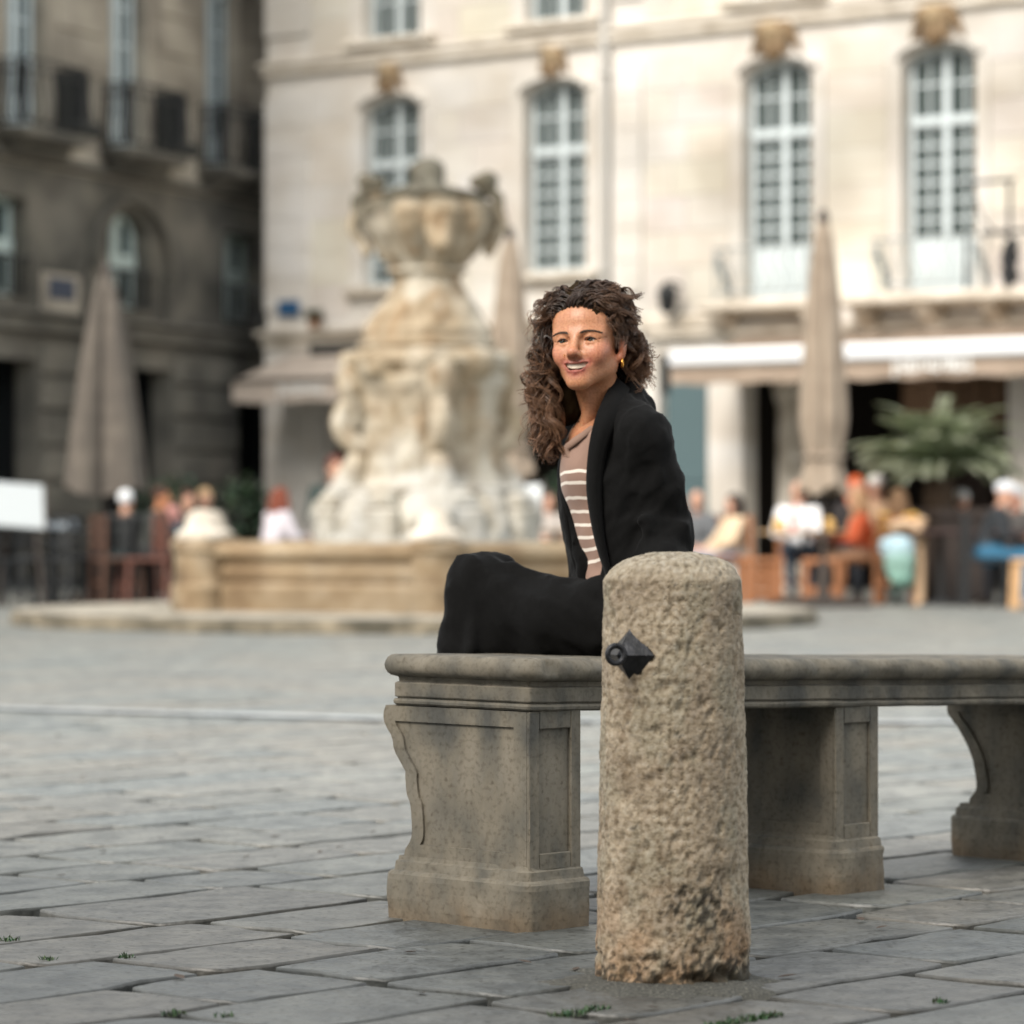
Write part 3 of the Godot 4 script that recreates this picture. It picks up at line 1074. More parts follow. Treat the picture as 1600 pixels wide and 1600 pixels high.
	h.chain([inv * neck + Vector3(0, -0.01, 0), Vector3(0, -0.055, -0.026)], [0.050, 0.046], 0.016, skin)
	h.cap(inv * at(905, 690, 7.69), Vector3(0.042, -0.06, 0.0), 0.012, 0.013, 0.03, skin)
	for s in [-1.0, 1.0]:
		h.ell(Vector3(0.031 * s, -0.004, 0.083), Vector3(0.0185, 0.0100, 0.0125), -0.010)
		h.chain([Vector3(0.016 * s, -0.0048, 0.0725), Vector3(0.023 * s, 0.0024, 0.0760), Vector3(0.031 * s, 0.0037, 0.0757), Vector3(0.039 * s, 0.0012, 0.0707), Vector3(0.0460 * s, -0.0055, 0.0637)], [0.0026, 0.0034, 0.0036, 0.0034, 0.0026], 0.004, skin)
		h.chain([Vector3(0.017 * s, -0.008, 0.0715), Vector3(0.026 * s, -0.0110, 0.0740), Vector3(0.035 * s, -0.0108, 0.0714), Vector3(0.0445 * s, -0.0070, 0.0637)], [0.0024, 0.0032, 0.0032, 0.0024], 0.004, skin)
		h.ell(Vector3(0.0058 * s, -0.0425, 0.0955), Vector3(0.0038, 0.0034, 0.005), -0.003)
		h.cap(Vector3(0.0170 * s, -0.036, 0.0880), Vector3(0.0300 * s, -0.053, 0.0770), 0.0010, 0.0008, -0.010)
		h.cap(Vector3(0.048 * s, -0.003, 0.0655), Vector3(0.060 * s, 0.003, 0.049), 0.0010, 0.0006, -0.004)
		h.cap(Vector3(0.047 * s, -0.010, 0.065), Vector3(0.060 * s, -0.015, 0.048), 0.0010, 0.0006, -0.004)
	var up_lip := []
	var low_lip := []
	var gap_pts := []
	for q in [Vector2(-0.0270, -0.0510), Vector2(-0.014, -0.0530), Vector2(0, -0.0550), Vector2(0.014, -0.0530), Vector2(0.0270, -0.0510)]:
		up_lip.append(Vector3(q.x, q.y, face_front(h, q.x, q.y) - 0.0003))
	for q in [Vector2(-0.0270, -0.0515), Vector2(-0.015, -0.0680), Vector2(0, -0.0732), Vector2(0.015, -0.0680), Vector2(0.0270, -0.0515)]:
		low_lip.append(Vector3(q.x, q.y, face_front(h, q.x, q.y) - 0.0005))
	for q in [Vector2(-0.0235, -0.0540), Vector2(-0.011, -0.0620), Vector2(0.011, -0.0620), Vector2(0.0235, -0.0540)]:
		gap_pts.append(Vector3(q.x, q.y, face_front(h, q.x, q.y)))
	h.chain(up_lip, [0.0010, 0.0025, 0.0026, 0.0025, 0.0010], 0.004, lip)
	h.chain(low_lip, [0.0010, 0.0026, 0.0032, 0.0026, 0.0010], 0.004, lip)
	for q in 3:
		var r0 := 0.0030 if q == 0 else 0.0068
		var r1 := 0.0030 if q == 2 else 0.0068
		for back in [0.004, -0.003, -0.009]:
			h.cap(gap_pts[q] + Vector3(0, 0, back), gap_pts[q + 1] + Vector3(0, 0, back), r0, r1, -0.0015)
	var first := body.v.size()
	h.build(body, 0.0022, Vector3(-0.10, -0.21, -0.112), Vector3(0.10, 0.132, 0.124), 0.004)
	for k in range(first, body.v.size()):
		var p := body.v[k]
		var fr := noise.get_noise_3d(p.x * 60.0, p.y * 60.0, p.z * 60.0)
		body.c[k] = body.c[k] * (1.0 + 0.07 * fr)
		if pow(p.x / 0.0245, 2) + pow((p.y + 0.0605) / 0.0095, 2) < 1.0 and p.z < 0.0800 - p.x * p.x * 16.0 and p.z > 0.04:
			body.c[k] = Color(0.10, 0.02, 0.018)
		body.v[k] = ht * p
	hand(body, wrL, at(1004, 1010, 7.47) - wrL, Vector3.DOWN, 1.0, 0.35, skin)
	hand(body, wrR, at(880, 950, 7.98) - wrR, Vector3.DOWN, -1.0, 0.35, skin)
	var m_skin := textured("skin", ntex("skin", FastNoiseLite.TYPE_PERLIN, 0.05, [0.2, 0.45, 0.6, 0.8], [s255(214, 196, 188), s255(240, 234, 230), s255(250, 247, 245), s255(255, 255, 255)], 5, 512, 97), 9.0, 0.45, texs["bump"], 0.03)
	m_skin.subsurf_scatter_enabled = true
	m_skin.subsurf_scatter_strength = 0.12
	obj("body", body, m_skin, t)

	# ---- eyes, brows, teeth, jewellery
	for s in [-1.0, 1.0]:
		var eye := MB.new()
		var look := Basis(Vector3.UP, -0.10)
		var rows := []
		for a in 25:
			var row := []
			var th := PI * a / 24.0
			for b in 24:
				row.append(Vector3(sin(th) * cos(TAU * b / 24.0), sin(th) * sin(TAU * b / 24.0), cos(th)))
			rows.append(row)
		eye.grid(rows, true, true)
		for k in eye.v.size():
			var p := eye.v[k]
			var th := acos(clampf(p.z, -1, 1))
			eye.c[k] = Color(0.006, 0.006, 0.006) if th < 0.22 else (Color(0.030, 0.032, 0.020) if th < 0.54 else Color(0.50, 0.44, 0.40))
			eye.v[k] = ht * (Vector3(0.031 * s, -0.005, 0.0622) + look * (p * 0.0125))
		var me := plain("eye", Color.WHITE, 0.1, 0.0, true)
		obj("eye", eye, me, t)
		var br := MB.new()
		br.col = Color(0.050, 0.028, 0.018)
		for k in 130:
			var u := k / 129.0
			var x := lerpf(0.013, 0.052, u)
			var y := 0.0095 + 0.0070 * sin(u * 2.2) - 0.0050 * u
			var z := 0.0835 - 0.0305 * pow(u, 1.6)
			var w := rr(-0.0019, 0.0019) * (1.0 - 0.7 * u)
			z = face_front(h, x * s, y + w) + 0.0002
			var p := Vector3(x * s, y + w, z)
			br.tube([ht * p, ht * (p + Vector3((0.004 + 0.002 * u) * s, 0.0028 * (1.0 - 1.2 * u), -0.0006 - 0.002 * u))], [0.0008, 0.0004], 4)
		obj("eyebrow", br, plain("brow_hair", Color.WHITE, 0.7, 0.0, true), t)
		var la := MB.new()
		la.col = Color(0.012, 0.009, 0.008)
		la.tube([ht * Vector3(0.0175 * s, -0.0058, 0.0748), ht * Vector3(0.024 * s, -0.0003, 0.0788), ht * Vector3(0.032 * s, 0.0006, 0.0786), ht * Vector3(0.040 * s, -0.0019, 0.0735), ht * Vector3(0.0485 * s, -0.0068, 0.0650)], [0.0007, 0.0013, 0.0015, 0.0014, 0.0006], 6)
		la.tube([ht * Vector3(0.022 * s, -0.0086, 0.0752), ht * Vector3(0.032 * s, -0.0090, 0.0752), ht * Vector3(0.044 * s, -0.0068, 0.0668)], [0.0003, 0.0006, 0.0005], 5)
		obj("eyelashes", la, plain("brow_hair", Color.WHITE, 0.7, 0.0, true), t)
		var ring := MB.new()
		var ps := []
		for k in 19:
			var an := TAU * k / 18.0
			ps.append(ht * (Vector3(0.077 * s, -0.047, 0.000) + Vector3(0.002 * sin(an) * s, 0.0095 * cos(an), 0.0085 * sin(an))))
		ring.tube(ps, 0.0023, 8, false)
		obj("earring", ring, plain("gold", s255(212, 150, 70), 0.22, 1.0), t)
	var teeth := MB.new()
	teeth.col = Color(0.70, 0.61, 0.49)
	for k in 12:
		var u := (k - 5.5)
		var an := u * 0.155
		var wd: float = 0.0064 if absf(u) < 1.0 else 0.0054
		teeth.box(ht * Vector3(sin(an) * 0.031, -0.0600 + 0.00024 * u * u, 0.0468 + cos(an) * 0.031), Vector3(wd, 0.0112, 0.003), 0.0010, ht.basis * Basis(Vector3.UP, an))
	obj("teeth", teeth, plain("tooth", Color.WHITE, 0.25, 0.0, true), t)
	var nr := MB.new()
	var nps := []
	for k in 13:
		var an := TAU * k / 12.0
		nps.append(ht * (Vector3(-0.0205, -0.0385, 0.0925) + Vector3(0.0008 * sin(an), 0.0034 * cos(an), 0.0034 * sin(an))))
	nr.tube(nps, 0.0007, 6, false)
	obj("nose_ring", nr, plain("gold", s255(212, 150, 70), 0.22, 1.0), t)

	# ---- striped top
	var top := Field.new()
	top.ell(at(960, 757, 7.72), Vector3(0.143, 0.160, 0.105), 0.03, Color.WHITE, tiltb)
	top.ell(at(972, 860, 7.72), Vector3(0.128, 0.13, 0.098), 0.06, Color.WHITE, tiltb)
	top.ell(at(984, 920, 7.72), Vector3(0.15, 0.06, 0.112), 0.04, Color.WHITE, cb)
	top.ell(at(908, 742, 7.66), Vector3(0.050, 0.055, 0.040), 0.05, Color.WHITE, cb)
	top.cap(at(932, 692, 7.66), at(925, 692, 7.80), 0.046, 0.046, 0.05)
	top.ell(at(905, 652, 7.68), Vector3(0.062, 0.075, 0.078), -0.012, Color.WHITE, cb)
	top.ell(at(888, 690, 7.66), Vector3(0.018, 0.035, 0.05), -0.012, Color.WHITE, cb)
	top.bump = func(p: Vector3) -> float:
		return noise.get_noise_3d(p.x * 7.0, p.y * 5.0, p.z * 7.0 + 11.0) * 0.007 + sin(p.y * 46.0 + p.z * 30.0 + p.x * 12.0) * 0.0022
	var tm := MB.new()
	top.build(tm, 0.0055, Vector3(0.03, 0.60, -7.95), Vector3(0.42, 1.09, -7.48))
	var im := Image.create(8, 1024, false, Image.FORMAT_RGB8)
	im.fill(s255(139, 112, 98))
	var heights := []
	for yy in [747, 764, 787, 808, 829, 848, 866, 884]:
		heights.append(EYE + (815.0 - yy) / 5600.0 * 7.64)
	for z in heights:
		im.fill_rect(Rect2i(0, int((1.0 - fposmod(z, 1.0)) * 1024) - 4, 8, 7), s255(226, 216, 204))
	for k in tm.v.size():
		var p := tm.v[k]
		var wavy := noise.get_noise_2d(p.x * 6.0 + p.z * 4.0, p.y * 3.0) * 0.010 - (p.z + 7.66) * 0.16 - 0.006
		tm.uv.append(Vector2(0.5, 1.0 - fposmod(p.y + wavy, 1.0)))
		tm.c[k] = Color.WHITE
	var m_top := StandardMaterial3D.new()
	m_top.albedo_texture = ImageTexture.create_from_image(im)
	m_top.roughness = 0.85
	m_top.rim_enabled = true
	m_top.rim = 0.3
	obj("striped_top", tm, m_top, t)
	# the soft open collar of the top
	var cl := MB.new()
	cl.col = lin(134, 108, 94)
	cl.tube([at(926, 668, 7.63), at(912, 679, 7.615), at(897, 690, 7.615), at(886, 699, 7.63), at(889, 712, 7.63), at(900, 722, 7.61)], [0.007, 0.008, 0.009, 0.009, 0.007, 0.004], 10, true, 0.6)
	cl.tube([at(888, 694, 7.66), at(883, 704, 7.68), at(884, 716, 7.68)], [0.006, 0.007, 0.004], 8)
	obj("collar", cl, plain("cloth_vc", Color.WHITE, 0.9, 0.0, true), t)

	# ---- jacket
	var black := lin(20, 19, 20)
	var j := Field.new()
	j.ell(at(962, 756, 7.72), Vector3(0.158, 0.162, 0.116), 0.03, black, tiltb)
	j.ell(at(980, 868, 7.72), Vector3(0.146, 0.15, 0.112), 0.07, black, tiltb)
	j.ell(at(996, 935, 7.72), Vector3(0.178, 0.085, 0.132), 0.06, black, cb)
	j.cap(at(960, 642, 7.69), shL, 0.046, 0.054, 0.05, black)
	j.cap(at(955, 640, 7.76), shR, 0.048, 0.060, 0.05, black)
	j.cap(at(970, 645, 7.735), at(986, 725, 7.745), 0.052, 0.088, 0.05, black)
	j.cap(at(975, 690, 7.68), at(960, 690, 7.83), 0.06, 0.06, 0.05, black)
	var elb := elL + Vector3(0.002, 0.0, 0)
	j.chain([shL, shL.lerp(elb, 0.5) + Vector3(0.006, 0, 0.0), elb, elb.lerp(wrL, 0.5), wrL], [0.056, 0.053, 0.053, 0.048, 0.040], 0.022, black)
	j.chain([shR, shR.lerp(elR, 0.5), elR, wrR], [0.058, 0.052, 0.050, 0.040], 0.022, black)
	j.cap(at(966, 598, 7.715), at(976, 640, 7.72), 0.030, 0.050, 0.04, black)
	# folds on the sleeve by the elbow
	for q in [[1004, 812, 1068, 822, 0.010], [1012, 830, 1066, 838, 0.011], [1008, 850, 1060, 856, 0.010], [1030, 740, 1056, 790, 0.007], [1000, 700, 1014, 790, 0.008]]:
		j.cap(at(q[0], q[1], 7.55), at(q[2], q[3], 7.57), q[4], q[4] * 0.7, 0.016, black)
	# opening down the front, round the neck
	j.ell(at(922, 610, 7.68), Vector3(0.070, 0.060, 0.085), -0.015, black, cb)
	j.chain([at(898, 660, 7.64), at(893, 715, 7.63), at(892, 770, 7.63)], [0.050, 0.050, 0.046], -0.008, black)
	for q in [[898, 660, 893, 715, 0.050, 0.052], [893, 715, 893, 775, 0.052, 0.048], [893, 775, 903, 835, 0.048, 0.042], [903, 835, 918, 892, 0.042, 0.034], [918, 892, 925, 930, 0.034, 0.03]]:
		j.cap(at(q[0], q[1], 7.63), at(q[2], q[3], 7.63), q[4], q[5], -0.008)
	j.bump = func(p: Vector3) -> float:
		var n1 := noise.get_noise_3d(p.x * 6.0 + p.y * 3.0, p.y * 3.0, p.z * 6.0 + 31.0) * 0.008
		var ridge := 1.0 - absf(noise.get_noise_3d(p.x * 9.0 - p.y * 5.0, p.y * 4.5, p.z * 9.0 + 3.0)) * 3.0
		return n1 - maxf(0.0, ridge) * 0.006
	var jm := MB.new()
	j.build(jm, 0.0065, Vector3(0.0, 0.56, -8.06), Vector3(0.47, 1.14, -7.38))
	var weave := ntex("weave", FastNoiseLite.TYPE_PERLIN, 0.2, [], [], 3, 256, 95)
	var m_cloth := textured("black_cloth", ntex("cloth_tone", FastNoiseLite.TYPE_PERLIN, 0.03, [0.3, 0.7], [s255(225, 225, 225), s255(255, 255, 255)], 3, 256, 96), 9.0, 0.85, weave, 0.05)
	m_cloth.rim_enabled = true
	m_cloth.rim = 0.05
	m_cloth.metallic_specular = 0.25
	m_cloth.rim_tint = 0.3
	obj("jacket", jm, m_cloth, t)
	# lapels lie on the jacket
	var inner := [Vector2(962, 588), Vector2(945, 618), Vector2(931, 650), Vector2(922, 685), Vector2(917, 725), Vector2(916, 765), Vector2(921, 805), Vector2(929, 845), Vector2(941, 885), Vector2(952, 915)]
	var outer := [Vector2(984, 606), Vector2(976, 634), Vector2(962, 664), Vector2(950, 696), Vector2(943, 730), Vector2(940, 765), Vector2(941, 805), Vector2(945, 845), Vector2(953, 885), Vector2(960, 915)]
	var lp := MB.new()
	lp.col = black
	var rows := []
	var deps := []
	for k in inner.size():
		deps.append(-surface_at(j, outer[k].x + 4.0, outer[k].y, 7.2, 7.9).z)
	for pass_ in 2:
		var sm := deps.duplicate()
		for k in range(1, deps.size() - 1):
			sm[k] = (deps[k - 1] + 2.0 * deps[k] + deps[k + 1]) / 4.0
		deps = sm
	for k in inner.size():
		var a: Vector2 = inner[k]
		var b: Vector2 = outer[k]
		var row := []
		var back := []
		for s in 7:
			var u := s / 6.0
			var q := a.lerp(b, u)
			var d: float = deps[k] + 0.012 * pow(1.0 - u, 2.0)
			var w := at(q.x, q.y, d - 0.007 - 0.009 * sin(PI * minf(u * 1.1, 1.0)) * (1.0 - 0.3 * u))
			row.append(w)
			back.append(at(q.x + 1.0, q.y, d + 0.004))
		back.reverse()
		row.append_array(back)
		rows.append(row)
	lp.grid(smooth_rows(rows, 4), true, true)
	obj("lapel", lp, m_cloth, t)
	var lp2 := MB.new()
	lp2.col = black
	lp2.tube([at(885, 705, 7.70), at(880, 735, 7.695), at(880, 775, 7.69), at(886, 820, 7.685), at(895, 865, 7.68), at(905, 902, 7.68)], [0.004, 0.006, 0.005, 0.005, 0.005, 0.005], 8)
	obj("lapel", lp2, m_cloth, t)

	# ---- trousers
	var tr := Field.new()
	tr.ell(at(994, 966, 7.72), Vector3(0.160, 0.092, 0.118), 0.04, black, cb)
	tr.chain([hipL, hipL.lerp(kneeL, 0.5) + Vector3(0, -0.024, 0), kneeL], [0.074, 0.072, 0.062], 0.04, black)
	tr.chain([hipR, hipR.lerp(kneeR, 0.5), kneeR], [0.074, 0.074, 0.070], 0.04, black)
	tr.chain([kneeL + Vector3(0.008, 0.012, 0), at(752, 1000, 7.80), at(752, 1100, 7.86), at(752, 1190, 7.90)], [0.058, 0.080, 0.100, 0.108], 0.04, black)
	tr.chain([kneeR, at(800, 1050, 7.98), at(790, 1200, 8.0), at(785, 1320, 8.02)], [0.066, 0.085, 0.10, 0.11], 0.04, black)
	tr.cap(at(800, 962, 7.78), at(925, 990, 7.70), 0.066, 0.066, 0.05, black)
	tr.cap(at(770, 985, 7.80), at(890, 1005, 7.75), 0.065, 0.060, 0.06, black)
	tr.chain([at(742, 884, 7.735), at(790, 912, 7.70), at(850, 952, 7.66), at(930, 1005, 7.60)], [0.010, 0.014, 0.014, 0.009], 0.018, black)
	tr.chain([at(800, 886, 7.72), at(850, 914, 7.68), at(910, 946, 7.62)], [0.008, 0.010, 0.008], 0.018, black)
	tr.chain([at(727, 884, 7.76), at(716, 930, 7.75), at(700, 1015, 7.74)], [0.020, 0.016, 0.018], 0.02, black)
	tr.chain([at(725, 884, 7.78), at(790, 880, 7.78)], [0.016, 0.014], 0.02, black)
	tr.chain([at(740, 930, 7.725), at(735, 1015, 7.70)], [0.008, 0.014], 0.018, black)
	tr.cap(at(735, 890, 7.73), at(712, 1010, 7.74), 0.010, 0.012, 0.03, black)
	tr.cap(at(770, 890, 7.74), at(765, 1010, 7.72), 0.006, 0.010, 0.03, black)
	tr.cap(at(912, 935, 7.62), at(948, 912, 7.60), 0.016, 0.012, 0.03, black)
	tr.bump = func(p: Vector3) -> float:
		var ridge := 1.0 - absf(noise.get_noise_3d(p.x * 5.0 + p.y * 5.0 + 8.0, p.y * 2.5, p.z * 6.0)) * 3.6
		return noise.get_noise_3d(p.x * 5.0, p.y * 4.0, p.z * 5.0 + 3.0) * 0.008 - maxf(0.0, ridge) * 0.008
	var trm := MB.new()
	tr.build(trm, 0.0085, Vector3(-0.28, 0.05, -8.22), Vector3(0.50, 0.78, -7.40))
	obj("trousers", trm, m_cloth, t)
	# shoes
	for q in [[ankL, at(742, 1262, 7.96)], [ankR, at(735, 1400, 8.10)]]:
		var sh := MB.new()
		var sf := Field.new()
		var a: Vector3 = q[0]
		var b: Vector3 = q[1]
		if a == ankR:
			b.y = 0.03
			a.y = 0.07
		var fw := (b - a).normalized()
		sf.cap(a - fw * 0.03 - Vector3(0, 0.02, 0), a + fw * 0.10 - Vector3(0, 0.025, 0), 0.034, 0.036, 0.02, lin(20, 20, 20))
		sf.cap(a + fw * 0.10 - Vector3(0, 0.03, 0), a + fw * 0.17 - Vector3(0, 0.035, 0), 0.034, 0.026, 0.03, lin(20, 20, 20))
		var lo := a.min(a + fw * 0.17) - Vector3.ONE * 0.09
		sf.build(sh, 0.008, lo, a.max(a + fw * 0.17) + Vector3.ONE * 0.06)
		if a.y < 0.1:
			for k in sh.v.size():
				sh.v[k].y = maxf(sh.v[k].y, 0.004)
		obj("shoe", sh, plain("leather_vc", Color.WHITE, 0.4, 0.0, true), t)

	build_hair(t, ht)

func smooth_rows(rows: Array, n: int) -> Array:      # more rows along a ribbon, by Catmull-Rom
	var out := []
	for k in rows.size() - 1:
		for s in n:
			var u := float(s) / n
			var row := []
			for c in rows[k].size():
				row.append(rows[k][c].cubic_interpolate(rows[k + 1][c], rows[maxi(k - 1, 0)][c], rows[mini(k + 2, rows.size() - 1)][c], u))
			out.append(row)
	out.append(rows[-1])
	return out

func build_hair(t: Node3D, ht: Transform3D) -> void:
	var root_c := Color(0.027, 0.016, 0.011)
	var tip_c := Color(0.21, 0.112, 0.062)
	# the mass under the curls
	var f := Field.new()
	var inv := ht.affine_inverse()
	f.ell(Vector3(0, 0.046, -0.014), Vector3(0.079, 0.092, 0.099), 0.03, root_c)
	f.chain([inv * at(862, 505, 7.69), inv * at(846, 560, 7.71), inv * at(847, 620, 7.72), inv * at(857, 672, 7.71), inv * at(868, 705, 7.70)], [0.016, 0.016, 0.020, 0.016, 0.008], 0.03, root_c)
	f.chain([inv * at(880, 560, 7.74), inv * at(885, 640, 7.74)], [0.03, 0.035], 0.03, root_c)
	f.chain([inv * at(965, 500, 7.69), inv * at(985, 550, 7.72), inv * at(985, 590, 7.74), inv * at(975, 615, 7.76)], [0.020, 0.020, 0.018, 0.012], 0.03, root_c)
	f.chain([inv * at(962, 545, 7.73), inv * at(966, 600, 7.76)], [0.022, 0.020], 0.02, root_c)
	f.ell(Vector3(0.004, -0.030, 0.100), Vector3(0.069, 0.099, 0.082), -0.008)
	f.ell(Vector3(0.066, -0.034, 0.028), Vector3(0.026, 0.036, 0.045), -0.008)
	f.ell(Vector3(0.040, -0.080, 0.030), Vector3(0.040, 0.060, 0.060), -0.008)
	f.bump = func(p: Vector3) -> float:
		return noise.get_noise_3d(p.x * 45.0, p.y * 30.0, p.z * 45.0) * 0.005
	var hm := MB.new()
	f.build(hm, 0.005, Vector3(-0.17, -0.28, -0.20), Vector3(0.17, 0.16, 0.12))
	for k in hm.v.size():
		hm.v[k] = ht * hm.v[k]
	var m_hair := plain("hair", Color.WHITE, 0.42, 0.0, true)
	m_hair.metallic_specular = 0.5
	m_hair.backlight_enabled = true
	m_hair.backlight = Color(0.20, 0.12, 0.07)
	var m_under := plain("hair_under", Color.WHITE, 0.95, 0.0, true)
	m_under.metallic_specular = 0.1
	var base := obj("hair", hm, m_under, t)
	var mb := MB.new()
	var r := RandomNumberGenerator.new()
	r.seed = 77
	var scalp := Vector3(0, 0.040, -0.014)
	# families: where locks grow, what they pass and where they end
	for k in 500:
		var fam := 0
		var rt: Vector3
		var p1: Vector3
		var p2: Vector3
		var p3: Vector3
		var coil := r.randf_range(0.004, 0.009)
		var turns := r.randf_range(2.0, 4.5)
		if k < 95:            # top and front: up from the hairline, over and to the sides
			var x := r.randf_range(-0.060, 0.060)
			var z := r.randf_range(-0.05, 0.062)
			var yy := 0.040 + 0.086 * sqrt(maxf(0.02, 1.0 - pow(x / 0.072, 2) - pow((z + 0.012) / 0.090, 2)))
			rt = Vector3(x, yy, z)
			var side := 1.0 if x > -0.028 + r.randf_range(-0.04, 0.04) else -1.0
			p1 = rt + Vector3(side * 0.003, 0.022 + r.randf() * 0.016, 0.002)
			p2 = rt + Vector3(side * r.randf_range(0.020, 0.040), r.randf_range(-0.010, 0.018), -0.018)
			p3 = Vector3(side * r.randf_range(0.070, 0.088), r.randf_range(-0.020, 0.050), z - r.randf_range(0.0, 0.05))
			coil = r.randf_range(0.004, 0.010)
			turns = r.randf_range(1.2, 2.6)
		elif k < 225:         # her right side: down over the shoulder
			rt = Vector3(-0.066, r.randf_range(-0.01, 0.09), r.randf_range(-0.06, 0.040))
			var q := r.randf()
			var endy := lerpf(590.0, 722.0, sqrt(q))
			var ex := lerpf(838.0, 862.0, q) + r.randf_range(-24, 26) * (1.0 - 0.4 * q)
			p1 = inv * at(r.randf_range(826, 864), r.randf_range(495, 545), r.randf_range(7.64, 7.74))
			p2 = inv * at(lerpf(846.0, ex, 0.6) + r.randf_range(-12, 12), lerpf(545.0, endy, 0.55), r.randf_range(7.64, 7.73))
			p3 = inv * at(ex, endy, r.randf_range(7.64, 7.73))
			coil = r.randf_range(0.007, 0.016)
			turns = r.randf_range(2.0, 4.2)
		elif k < 300:         # her left side: behind the ear to the shoulder
			rt = Vector3(0.064, r.randf_range(0.02, 0.10), r.randf_range(-0.085, 0.012))
			var endy := r.randf_range(548, 612)
			var ex := r.randf_range(978, 1022) - (endy - 548) * 0.10
			p1 = inv * at(r.randf_range(958, 990), r.randf_range(478, 515), r.randf_range(7.64, 7.74))
			p2 = inv * at(r.randf_range(974, 1010), r.randf_range(520, 558), r.randf_range(7.66, 7.75))
			p3 = inv * at(ex, endy, r.randf_range(7.67, 7.76))
			coil = r.randf_range(0.006, 0.013)
			turns = r.randf_range(1.8, 3.4)
		elif k >= 470:        # loose single curls along the outline of the long side
			rt = Vector3(-0.066, r.randf_range(-0.01, 0.06), r.randf_range(-0.03, 0.04))
			var ey := r.randf_range(560, 728)
			p1 = inv * at(r.randf_range(826, 850), r.randf_range(520, 560), 7.65)
			p2 = inv * at(r.randf_range(818, 840), lerpf(540.0, ey, 0.6), 7.64)
			p3 = inv * at(r.randf_range(814, 872), ey, 7.64)
			coil = r.randf_range(0.009, 0.017)
			turns = r.randf_range(2.0, 3.6)
			fam = 1
		elif k >= 330:        # the front: swept up from the hairline and back in waves
			var u := r.randf_range(-1.0, 1.0)
			var top_y := 0.070 - 0.030 * u * u
			if k % 2 == 0:
				top_y = r.randf_range(0.075, 0.10)
			rt = Vector3(u * 0.060 + 0.002, top_y + r.randf_range(-0.004, 0.004), maxf(0.02, 0.083 - 0.042 * u * u - maxf(0.0, top_y - 0.07) * 1.2))
			var side := 1.0 if u > -0.35 + r.randf_range(-0.5, 0.5) else -1.0
			p1 = rt + Vector3(side * 0.006, 0.026 + r.randf() * 0.012, 0.010)
			p2 = rt + Vector3(side * r.randf_range(0.030, 0.050), r.randf_range(0.010, 0.032) * (1.0 - 0.8 * absf(u)), -0.012)
			p3 = rt + Vector3(side * r.randf_range(0.040, 0.070), r.randf_range(-0.030, 0.016), r.randf_range(-0.050, -0.020))
			coil = r.randf_range(0.003, 0.008)
			turns = r.randf_range(0.8, 2.0)
		else:                 # stray curls lifted by the wind
			if k % 3 != 0:
				rt = Vector3(-0.055, r.randf_range(0.06, 0.11), r.randf_range(-0.03, 0.03))
				p1 = inv * at(r.randf_range(846, 875), r.randf_range(462, 485), 7.66)
				p2 = inv * at(r.randf_range(824, 848), r.randf_range(468, 500), 7.66)
				p3 = inv * at(r.randf_range(822, 846), r.randf_range(500, 540), 7.66)
			else:
				rt = Vector3(0.05, r.randf_range(0.06, 0.10), -0.03)
				p1 = inv * at(985, 500, 7.68)
				p2 = inv * at(r.randf_range(1000, 1012), r.randf_range(540, 570), 7.70)
				p3 = inv * at(r.randf_range(1000, 1022), r.randf_range(575, 610), 7.70)
			coil = r.randf_range(0.006, 0.012)
			turns = r.randf_range(1.2, 2.4)
			fam = 1
		var strands := 12 if fam == 0 else 2
		var ph := r.randf() * TAU
		var hand_ := 1.0 if r.randf() < 0.5 else -1.0
		var tone := r.randf_range(0.55, 1.25)
		for s in strands:
			var spread := Vector3(r.randf_range(-1, 1), r.randf_range(-1, 1), r.randf_range(-1, 1)) * (0.0043 if fam == 0 else 0.002)
			var ps := []
			var rs := []
			var n := 28
			var cols := []
			var dph := r.randf_range(-0.35, 0.35)
			var lenv := r.randf_range(0.88, 1.04)
			for q in n:
				var u := q / float(n - 1) * lenv
				var c := rt.bezier_interpolate(p1, p2, p3, minf(u, 1.0))
				var c2 := rt.bezier_interpolate(p1, p2, p3, minf(u, 1.0) + 0.02)
				var dir := (c2 - c).normalized()
				var e0 := dir.cross(Vector3(0.2, 0.1, 0.97)).normalized()
				var e1 := dir.cross(e0)
				var an := ph + dph + hand_ * TAU * turns * pow(u, 1.15)
				var rad := coil * smoothstep(0.0, 0.5, u) * (0.75 + 0.5 * u)
				var w := c + (e0 * cos(an) + e1 * sin(an)) * rad + spread * (0.25 + u)
				# keep out of the face
				var fz := (w - Vector3(0.006, -0.025, 0.045)) / Vector3(0.070, 0.088, 0.090)
				if fz.length() < 1.0 and w.z > 0.02:
					w = Vector3(0.006, -0.025, 0.045) + fz.normalized() * Vector3(0.070, 0.088, 0.090)
				ps.append(ht * w)
				rs.append((0.00125 if fam == 0 else 0.0009) * (1.0 - 0.6 * u))
				cols.append(root_c.lerp(tip_c, smoothstep(0.1, 1.0, u) * (0.55 if k < 95 or (k >= 330 and k < 470) else 1.0)) * tone)
			var first := mb.v.size()
			mb.tube(ps, rs, 3, false)
			for q in n:
				for z in 3:
					mb.c[first + q * 3 + z] = cols[q]
	obj("curls", mb, m_hair, base)

